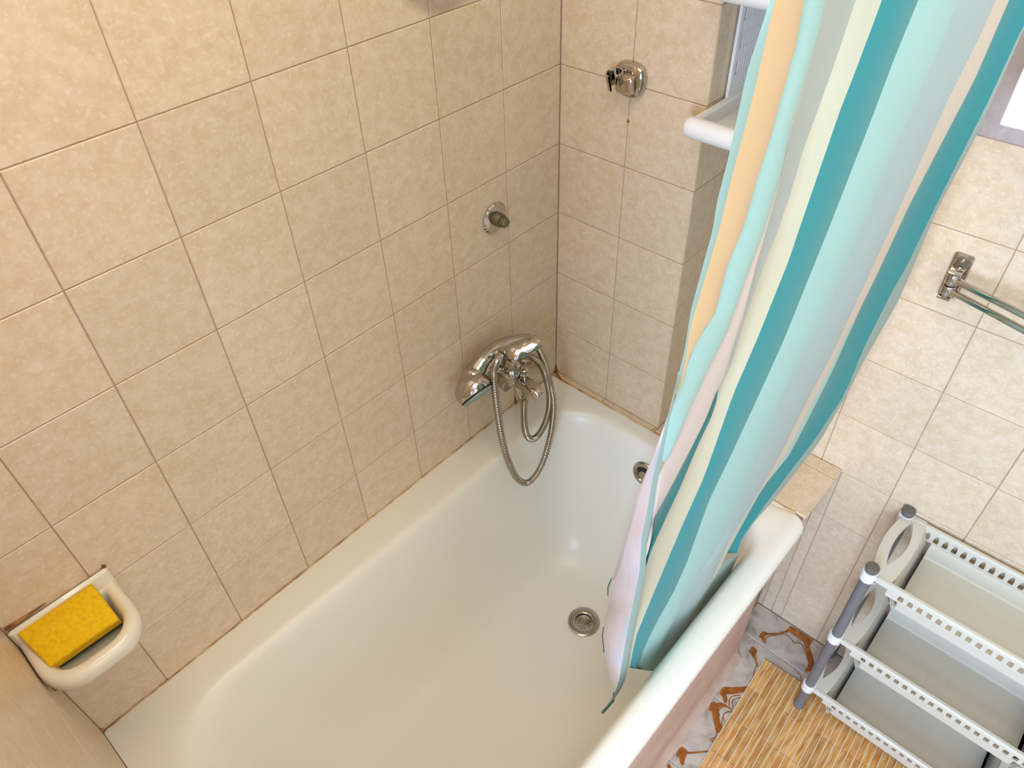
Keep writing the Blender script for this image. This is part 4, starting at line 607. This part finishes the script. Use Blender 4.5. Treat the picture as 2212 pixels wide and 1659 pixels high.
# ---------------------------------------------------------------- soap dish with sponge
sd = thing('soap_dish', 'white ceramic soap dish projecting from the long wall at foot end', 'soap dish', (0,-1.095,0.85))
def dloop(x0,x1,y0,y1,r,z): return rrect(x0,x1,y0,y1,[r,r,0.006,0.006],z,7,4)
Y0,Y1 = -1.1655,-1.027
dish = MB().loft([dloop(0.0,0.05,Y0+0.02,Y1-0.02,0.02,0.842),dloop(0.0,0.085,Y0+0.008,Y1-0.010,0.035,0.850),dloop(0.0,0.110,Y0+0.001,Y1-0.002,0.046,0.872),dloop(0.0,0.1175,Y0,Y1,0.05,0.893),dloop(0.0,0.1165,Y0+0.001,Y1-0.001,0.05,0.902),dloop(0.003,0.110,Y0+0.005,Y1-0.006,0.046,0.9065),
  dloop(0.010,0.101,Y0+0.013,Y1-0.014,0.040,0.9055),dloop(0.013,0.096,Y0+0.018,Y1-0.019,0.036,0.898),dloop(0.016,0.090,Y0+0.023,Y1-0.024,0.032,0.880),dloop(0.02,0.082,Y0+0.03,Y1-0.031,0.026,0.868),dloop(0.03,0.07,Y0+0.045,Y1-0.046,0.015,0.864)], True, True)
child(dish, 'tray', 'ceramic', sd, True, 60)
child(MB().box((0.0,Y0-0.000,0.838),(0.010,Y1+0.001,0.935),0.004), 'back_plate', 'ceramic', sd, True, 40)
for pp_,rr_ in (([V(0.001,-1.0300,0.935),V(0.003,-1.0255,0.933)],[0.0032,0.0022]),([V(0.002,-1.164,0.940),V(0.002,-1.145,0.938),V(0.001,-1.110,0.9375)],[0.0030,0.0022,0.0008]),
              ([V(0.030,YN+0.003,0.865),V(0.045,YN+0.003,0.845),V(0.045,YN+0.002,0.825)],[0.003,0.0055,0.003])):
    child(MB().tube(pp_,rr_,7), 'rust_patch', 'rust', sd, True, 180)

spg = thing('sponge', 'yellow sponge with a green scouring pad lying in the soap dish', 'sponge', (0.045,-1.098,0.89))
A_,B_,C_,D_ = V(0.012,-1.0525,0.930),V(0.076,-1.0530,0.9075),V(0.0715,-1.1490,0.9055),V(0.010,-1.1570,0.929)
dn = (B_-A_).cross(C_-A_).normalized(); dn = dn if dn.z < 0 else -dn
def quad(t, e): 
    c = (A_+B_+C_+D_)/4; return [c+(p-c)*e+dn*t for p in (A_,B_,C_,D_)]
def rq(t,e):
    q = quad(t,e); out = []
    for i in range(4):
        for k in range(6): out.append(q[i].lerp(q[(i+1)%4], k/6))
    return out
child(MB().loft([rq(0.0,0.94),rq(0.0012,0.985),rq(0.004,1.0),rq(0.010,1.0),rq(0.0125,0.975),rq(0.0145,1.0),rq(0.022,1.0),rq(0.024,0.97)],True,True), 'foam', 'sponge', spg, True, 50)
child(MB().loft([rq(0.0235,0.99),rq(0.030,0.99),rq(0.031,0.95)],True,True), 'scouring_pad', 'scour', spg, True, 50)

# ---------------------------------------------------------------- corner shelf in the niche
cs = thing('corner_shelf', 'white plastic corner shelf with slotted side panel hung in niche', 'shelf', (0.32,0.05,1.29))
def shelf(z0):
    mb = MB()
    mb.box((0.306,-0.045,z0+0.031),(0.52,0.150,z0+0.034))                       # bottom
    mb.box((0.3025,-0.045,z0+0.031),(0.316,0.150,z0+0.060),0.003)                # side rim along the chase
    mb.box((0.316,0.138,z0+0.031),(0.52,0.150,z0+0.060),0.003)
    mb.box((0.512,-0.045,z0+0.031),(0.52,0.150,z0+0.050),0.002)
    mb.loft([[V(0.36,0.02,z0+.034),V(0.42,0.02,z0+.034),V(0.42,0.09,z0+.034),V(0.36,0.09,z0+.034)],[V(0.375,0.03,z0+.052),V(0.405,0.03,z0+.052),V(0.405,0.08,z0+.052),V(0.375,0.08,z0+.052)]],False,True)
    o = child(mb, 'tray', 'plastic_white', cs, True, 30)
    roll = MB(); L = []
    for x,k in ((0.300,0.80),(0.303,0.95),(0.312,1.0),(0.50,1.0),(0.522,0.9)):
        L.append([V(x, -0.052-0.015*k*math.cos(a), z0+0.047+0.0165*k*math.sin(a)) for a in [2*math.pi*i/24 for i in range(24)]])
    child(roll.loft(L,True,True), 'front_roll', 'plastic_white', cs, True, 50)
for z0 in (1.290,1.4915): shelf(z0)
pm = MB()
hole8 = [(0.30,0.10),(0.5,0.06),(0.70,0.10),(0.70,0.5),(0.70,0.90),(0.5,0.94),(0.30,0.90),(0.30,0.5)]
py0 = 0.0515
for r in range(6):
    perf(pm, (0.3075,py0+0.010+(0.004 if r % 2 else 0.0),1.362+0.0205*r), (0,1,0), (0,0,1), 0.080, 0.0205, 10, hole8, 0.002, (1,0,0))
pm.box((0.3035,py0,1.346),(0.3085,py0+0.010,1.5235)).box((0.3035,0.140,1.346),(0.3085,0.150,1.5235)).box((0.3036,py0+.010,1.346),(0.3084,0.14,1.362)).box((0.3036,py0+.010,1.485),(0.3084,0.14,1.5235))
child(pm, 'slotted_panel', 'plastic_white', cs, False)

# ---------------------------------------------------------------- shower curtain
cu_ = thing('shower_curtain', 'striped teal mint and beige shower curtain bunched into the bathtub', 'curtain', (0.64,-0.35,0.44))
bulge_dir = V(0.9925,-0.0935,-0.079)
def up(c):
    p = V(*c[0]); return [V(p.x*0.25+0.675*0.75, p.y+ (0.0), 1.955), V(p.x*0.6+0.675*0.4, p.y, p.z*0.45+1.955*0.55)] + [V(*q) for q in c]
def strip(mb, a, b, bulge, mi, ext=True, nc=8, rowmat=None, kind='sin'):
    A = up(CUR[a]) if ext else [V(*q) for q in CUR[a]]; Bq = up(CUR[b]) if ext else [V(*q) for q in CUR[b]]
    n = min(len(A),len(Bq)); base = len(mb.v); fs = []
    vs = []
    for i in range(n):
        wdt = (A[i]-Bq[i]).length
        for k in range(nc+1):
            t = k/nc
            sh = math.sin(math.pi*t)
            amp = bulge*min(1.0, wdt/0.05)
            vs.append(A[i].lerp(Bq[i],t)+bulge_dir*(amp*sh))
    for i in range(n-1):
        for k in range(nc):
            q = i*(nc+1)+k
            mb.v_ = None
            fs.append((q,q+1,q+nc+2,q+nc+1))
    mb.v += [tuple(v) for v in vs]
    for j,f_ in enumerate(fs):
        mb.f.append(tuple(base+x for x in f_)); mb.mi.append(rowmat(j//nc, j % nc) if rowmat else mi)
names = ['peach','mint','pink','grey','teal','beige','mintl','greymint','cream','kgrey','dkteal']
ix = {k:i for i,k in enumerate(names)}
cm = MB()
strip(cm,'b1','b2p',0.004,ix['peach'])
strip(cm,'b2','cR',0.008,ix['mint'])
strip(cm,'cP','pR',0.003,ix['pink'])
strip(cm,'pR','eL',-0.004,0,rowmat=lambda r,c: ix['grey'] if r < 28 else ix['dkteal'])
strip(cm,'eL','eR',-0.006,ix['beige'])
strip(cm,'eR','fR',0.004,ix['teal'])
strip(cm,'fR','gR',0.005,ix['mintl'])
strip(cm,'gR','hR',0.006,ix['greymint'])
strip(cm,'hR','jL',0.001,0,rowmat=lambda r,c: ix['cream'] if (r < 24 or c < 4) else ix['mintl'])
strip(cm,'jL1','jR1',-0.010,ix['teal'])
strip(cm,'jL2','jR2',0.0,ix['kgrey'],ext=False)  # grey-green colour stands in for the shaded inner wall of the rim
strip(cm,'jR','kR',0.0,ix['kgrey'])
co = child(cm, 'cloth', None, cu_, True, 60, mats=['cloth_'+n_ for n_ in names])
h1 = MB(); strip(h1,'Lh','b1',0.002,0,nc=4); child(h1,'side_hem','cloth_hem',cu_,True,60)
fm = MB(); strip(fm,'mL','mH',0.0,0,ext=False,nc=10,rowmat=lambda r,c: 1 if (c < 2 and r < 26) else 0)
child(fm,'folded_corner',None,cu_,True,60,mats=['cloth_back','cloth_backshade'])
h2 = MB(); strip(h2,'mH','mR',0.001,0,ext=False,nc=3); child(h2,'corner_hem','cloth_hem',cu_,True,60)
e1,e2,e3 = V(*CUR['eR'][-1]),V(*CUR['fR'][-1]),V(*CUR['gR'][-1])
bh = MB().tube([e1+V(0.001,0,0),e2+V(.002,0,0),(e2+e3)/2+V(.002,0,0),e3+V(.001,0,0)],0.0016,6); child(bh,'bottom_hem','cloth_dkteal',cu_,True,60)
ml = [V(*q) for q in CUR['mL']]
for sl_,r_ in ((ml[26:29],0.0020),(ml[32:36],0.0018),(ml[40:],0.0026)): child(MB().tube(sl_,r_,6),'lower_hem','cloth_dkteal',cu_,True,60)
# rod and rings above the frame
rd = thing('curtain_rod', 'straight white curtain rod spanning above the bathtub edge', 'curtain rod', (0.675,-0.5,1.985))
child(MB().tube([(0.675,YN-0.0,1.985),(0.675,YF,1.985)],0.0125,16), 'rod', 'plastic_white', rd)
for y_ in (YN+0.004,YF-0.004): child(MB().lathe([(0.028,-0.004),(0.028,0.004)],(0.675,y_,1.985),(0,1,0),20), 'end_flange', 'plastic_white', rd)
for k in range(7):
    y_ = -0.60+0.09*k; r_ = MB(); r_.tube([V(0.675+0.022*math.sin(a), y_+0.004*math.cos(a*0.5), 1.977+0.024*math.cos(a)) for a in [2*math.pi*i/20 for i in range(21)]],0.002,6,False)
    child(r_, 'curtain_ring', 'plastic_white', cu_)

# ---------------------------------------------------------------- three tier trolley
tr = thing('trolley', 'three tier white plastic trolley with slotted baskets and grey posts', 'trolley', (0.813,-0.035,0))
X0,X1 = 0.8135,1.245; YA,YB = -0.035,0.1415
for (x_,y_) in ((X0,YA),(X0,YB),(X1,YA),(X1,YB)):
    p_ = child(MB().lathe([(0.0108,0.018),(0.0108,0.598)],(x_,y_,0),(0,0,1),20), 'post', 'plastic_grey', tr)
    c_ = MB().lathe([(0.0124,0.597),(0.0128,0.600),(0.0128,0.606),(0.0115,0.6085),(0.0,0.609)],(x_,y_,0),(0,0,1),24,True,False); o = c_.build('cap','cap_grey',p_,True,40)
    z_f = 0.0053 if y_ < 0 else 0.0
    f_ = MB().lathe([(0.0120,z_f),(0.0128,0.004),(0.0128,0.022),(0.0108,0.026)],(x_,y_,0),(0,0,1),20); f_.build('foot','plastic_grey',p_,True,40)
tear = [(0.5,0.10),(0.62,0.10),(0.76,0.12),(0.78,0.30),(0.75,0.55),(0.66,0.78),(0.5,0.92),(0.34,0.78),(0.25,0.55),(0.22,0.30),(0.24,0.12),(0.38,0.10)]
slot = [(0.35,0.12),(0.65,0.12),(0.65,0.5),(0.65,0.88),(0.35,0.88),(0.35,0.5)]
slot = [(0.35,0.12),(0.5,0.10),(0.65,0.12),(0.65,0.5),(0.65,0.88),(0.5,0.90),(0.35,0.88),(0.35,0.5)]
slit = [(0.40,0.16),(0.5,0.14),(0.60,0.16),(0.60,0.5),(0.60,0.84),(0.5,0.86),(0.40,0.84),(0.40,0.5)]
def endplate(zt, mir):
    n = 16
    def arc(a,b,m): # quadratic bezier
        return [((1-t)**2*a[0]+2*t*(1-t)*m[0]+t*t*b[0], (1-t)**2*a[1]+2*t*(1-t)*m[1]+t*t*b[1]) for t in [i/n for i in range(n+1)]]
    oL = arc((0.812,0.150),(0.818,-0.044),(0.786,0.055)); oR = arc((0.852,-0.044),(0.852,0.150),(0.868,0.055))
    iL = arc((0.8285,0.131),(0.8305,-0.004),(0.811,0.064)); iR = arc((0.8305,-0.004),(0.8285,0.131),(0.8595,0.062))
    out = oL[:-1]+oR[:-1]; inn = iL[:-1]+iR[:-1]
    out = oL+oR; inn = iL+iR
    fx = (lambda x: 2*((X0+X1)/2)-x) if mir else (lambda x: x)
    W_ = lambda l,z: [(fx(x),y,z) for x,y in l]
    return MB().loft([W_(out,zt-0.010),W_(out,zt-0.002),W_([( (x-0.832)*0.985+0.832,(y-0.053)*0.99+0.053) for x,y in out],zt),W_([((x-0.832)*1.03+0.832,(y-0.053)*1.01+0.053) for x,y in inn],zt),W_(inn,zt-0.002),W_(inn,zt-0.010),W_(out,zt-0.010)])
def tier(zt):
    bk = thing_part = bpy.data.objects.new('basket', None); COL.objects.link(bk); bk.parent = tr; bk.location = (0,0,0)
    def c(mb,name,mat='plastic_cream',sm=True,auto=40): return child(mb,name,mat,bk,sm,auto)
    for x_,y_ in ((X0,YA),(X0,YB),(X1,YA),(X1,YB)):
        c(MB().lathe([(0.0112,-0.030),(0.0142,-0.029),(0.0146,-0.027),(0.0146,-0.006),(0.0140,-0.004),(0.0112,-0.003)],(x_,y_,zt+0.004),(0,0,1),24,False,False),'collar','plastic_white')
    xa,xb = 0.853,2*((X0+X1)/2)-0.853
    c(MB().box((0.826,-0.0455,zt-0.013),(X1-0.012,-0.0325,zt+0.001),0.0035).box((0.826,0.1345,zt-0.013),(X1-0.012,0.1475,zt+0.001),0.0035),'rim_rail')
    c(endplate(zt,False),'end_plate'); c(endplate(zt,True),'end_plate')
    yf,yb = -0.0335,0.1355
    fb = MB(); perf(fb,(xa+0.018,yf-0.003,zt-0.040),(1,0,0),(0,0,1),0.0175*19,0.030,19,tear,0.0025,(0,-1,0))
    fb.box((xa,yf-0.003,zt-0.040),(xa+0.018,yf-0.0005,zt-0.010)).box((xa+0.018+0.0175*19,yf-0.003,zt-0.040),(xb,yf-0.0005,zt-0.010)); c(fb,'front_band',sm=False)
    bb = MB(); perf(bb,(xa+0.002,yb,zt-0.036),(1,0,0),(0,0,1),0.0175*20,0.030,20,tear,0.0025,(0,-1,0))
    bb.box((xa-0.004,yb,zt-0.036),(xa+0.002,yb+0.0025,zt-0.006)); c(bb,'back_band',sm=False)
    for xs,sg in ((xa,1),(xb,-1)):
        sbm = MB()
        vd = V(-0.0215*sg,0,0.062).normalized(); bw = 0.0655/5
        for r in range(5):
            o_ = V(xs+0.0245*sg,yf-0.002,zt-0.070)+vd*(bw*r)
            perf(sbm,o_,(0,1,0),vd,yb-yf+0.003,bw,24,slit,0.0016,V(sg,0,0.2).normalized())
        c(sbm,'side_band',sm=False)
        o_ = V(xs+0.0245*sg,yf-0.002,zt-0.0705)-V(sg,0,0.2).normalized()*0.0022
        q_ = [o_,o_+V(0,yb-yf+0.003,0),o_+V(0,yb-yf+0.003,0)+vd*0.064,o_+vd*0.064]
        c(MB().loft([q_,[p-V(sg,0,0.2).normalized()*0.0012 for p in q_]],True,True),'side_wall',sm=False)
    # step and lower solid walls, floor
    def rl(i,z):
        k_ = 0.0245; return rrect(xa+k_-0.001,xb-k_+0.001,yf-0.0025+i,yb+0.002-i,[0.006]*4,z,4,3)
    lo = MB().loft([rl(-0.001,zt-0.0355),rl(0.004,zt-0.037),rl(0.0055,zt-0.040),rl(0.009,zt-0.068),rl(0.013,zt-0.0715)],False,True)
    lo.loft([rl(0.0025,zt-0.040),rl(0.006,zt-0.070),rl(0.012,zt-0.074)],False,True)
    lo.loft([rl(-0.001,zt-0.0355),rl(-0.001,zt-0.0385),rl(0.0025,zt-0.040)])
    c(lo,'tub')
for zt in (0.593,0.353,0.120): tier(zt)

# ---------------------------------------------------------------- towel rail
tw = thing('towel_rail', 'chrome swivel towel rail with two bars on back wall', 'towel rail', (0.71,YF,1.127))
ang = math.radians(2); pc = V(0.7105,YF,1.127)
pr = lambda k,y: [(pc.x+a*k, y, pc.z+b_*k) for a,b_,_ in rrect(-0.0155,0.0155,-0.042,0.042,[0.005]*4,0,5,3)]
child(MB().loft([pr(1,YF),pr(1,YF-0.003),pr(0.93,YF-0.007),pr(0.84,YF-0.0075),pr(0.8,YF-0.006)],False,True),'wall_plate','chrome',tw,True,35)
for dz in (0.033,-0.034): child(MB().lathe([(0.0034,0.0),(0.0034,0.002),(0.0,0.0025)],(pc.x,YF-0.006,pc.z+dz),(0,-1,0),12,True,False),'screw','chrome_dull',tw)
for z_ in (-0.0255,0.0205): child(MB().box((pc.x-0.009,YF-0.040,pc.z+z_),(pc.x+0.011,YF-0.005,pc.z+z_+0.005),0.001),'bracket','chrome',tw,False)
pv = V(pc.x+0.001,YF-0.030,pc.z)
for k,(dz,an,wd_) in enumerate(((0.0105,14,0.0085),(-0.0105,15,0.0072))):
    child(MB().lathe([(0.0092,dz-0.0095),(0.0098,dz-0.0085),(0.0098,dz+0.0085),(0.0092,dz+0.0095)],pv,(0,0,1),20),'hinge_barrel','chrome',tw)
    d = V(math.cos(math.radians(an)),-math.sin(math.radians(an)),0)
    child(MB().tube([pv+V(0,0,dz)+d*0.006,pv+V(0,0,dz)+d*0.40,pv+V(0,0,dz)+d*0.404],[0.0056,0.0056,0.004],14),'bar','chrome',tw)

# ---------------------------------------------------------------- wall cabinet
cb = thing('wall_cabinet', 'white lacquered wall cabinet at the top of back wall', 'cabinet', (0.9,YF,1.43))
child(MB().box((0.703,0.048,1.424),(1.28,YF-0.001,2.0),0.001),'body','lacquer',cb,False)
child(MB().box((0.698,0.030,1.4195),(0.988,0.0465,2.0),0.0015),'door','lacquer',cb,False)
child(MB().box((0.991,0.030,1.4195),(1.283,0.0465,2.0),0.0015),'door','lacquer',cb,False)
child(MB().box((0.6965,0.045,1.440),(0.703,0.055,1.478),0.001),'hinge','black',cb,False)

# ---------------------------------------------------------------- bamboo mat
bm_ = thing('bath_mat', 'orange tan slatted mat with white dotted stitching on marble floor', 'mat', (0.695,0.017,0))
a0 = math.radians(2.6); su = V(math.sin(a0),-math.cos(a0),0)          # along the slats (towards the camera)
ta = math.radians(6.0); tu = V(math.cos(ta),math.sin(ta),0)            # along the top edge
tu = V(math.cos(a0),math.sin(a0),0)
mo = V(0.695,0.017,0); SW = 0.0158; SLN = 0.095; ncol = 36; nrow = 6
Mx = lambda u,v,z: mo+tu*u+su*v+V(0,0,z)
child(MB().loft([[Mx(0,0,0.001),Mx(SW*ncol,0,0.001),Mx(SW*ncol,SLN*nrow,0.001),Mx(0,SLN*nrow,0.001)],[Mx(0,0,0.0028),Mx(SW*ncol,0,0.0028),Mx(SW*ncol,SLN*nrow,0.0028),Mx(0,SLN*nrow,0.0028)]],True,True),'backing','mat_edge',bm_,False)
hw,hl = SW/2-0.0013,SLN/2-0.0006
rg = lambda x,y,z: [(-x,-y,z),(x,-y,z),(x,y,z),(-x,y,z)]
smb = MB().loft([rg(hw,hl,0.0026),rg(hw,hl,0.0042),rg(hw-0.001,hl-0.0006,0.005)],False,True)
sme = bpy.data.meshes.new('slat'); sme.from_pydata(smb.v,[],smb.f); sme.update(); sme.materials.append(M['slat'])
Rm = Matrix((tu,su*-1,V(0,0,1))).transposed().to_4x4()
for i in range(ncol):
    for j in range(nrow):
        o = bpy.data.objects.new('slat', sme); COL.objects.link(o); o.parent = bm_
        m4 = Rm.copy(); m4.translation = Mx(SW*(i+0.5),SLN*(j+0.5),random.uniform(-.0003,.0003))-mo; o.matrix_local = m4
stm = MB()
for i in range(ncol+1):
    nd = int(SLN*nrow/0.0046)
    for k in range(nd):
        c_ = Mx(SW*i, 0.002+0.0046*k, 0.0028); r1,r2 = 0.0015,0.0017
        stm.loft([[c_+tu*a*r1+su*b_*r2+V(0,0,0) for a,b_ in ((-1,-1),(1,-1),(1,1),(-1,1))],[c_+tu*a*r1*.6+su*b_*r2*.6+V(0,0,0.0026) for a,b_ in ((-1,-1),(1,-1),(1,1),(-1,1))]],False,True)
so = child(stm,'stitching','thread',bm_,False); so['kind'] = 'stuff'
#END
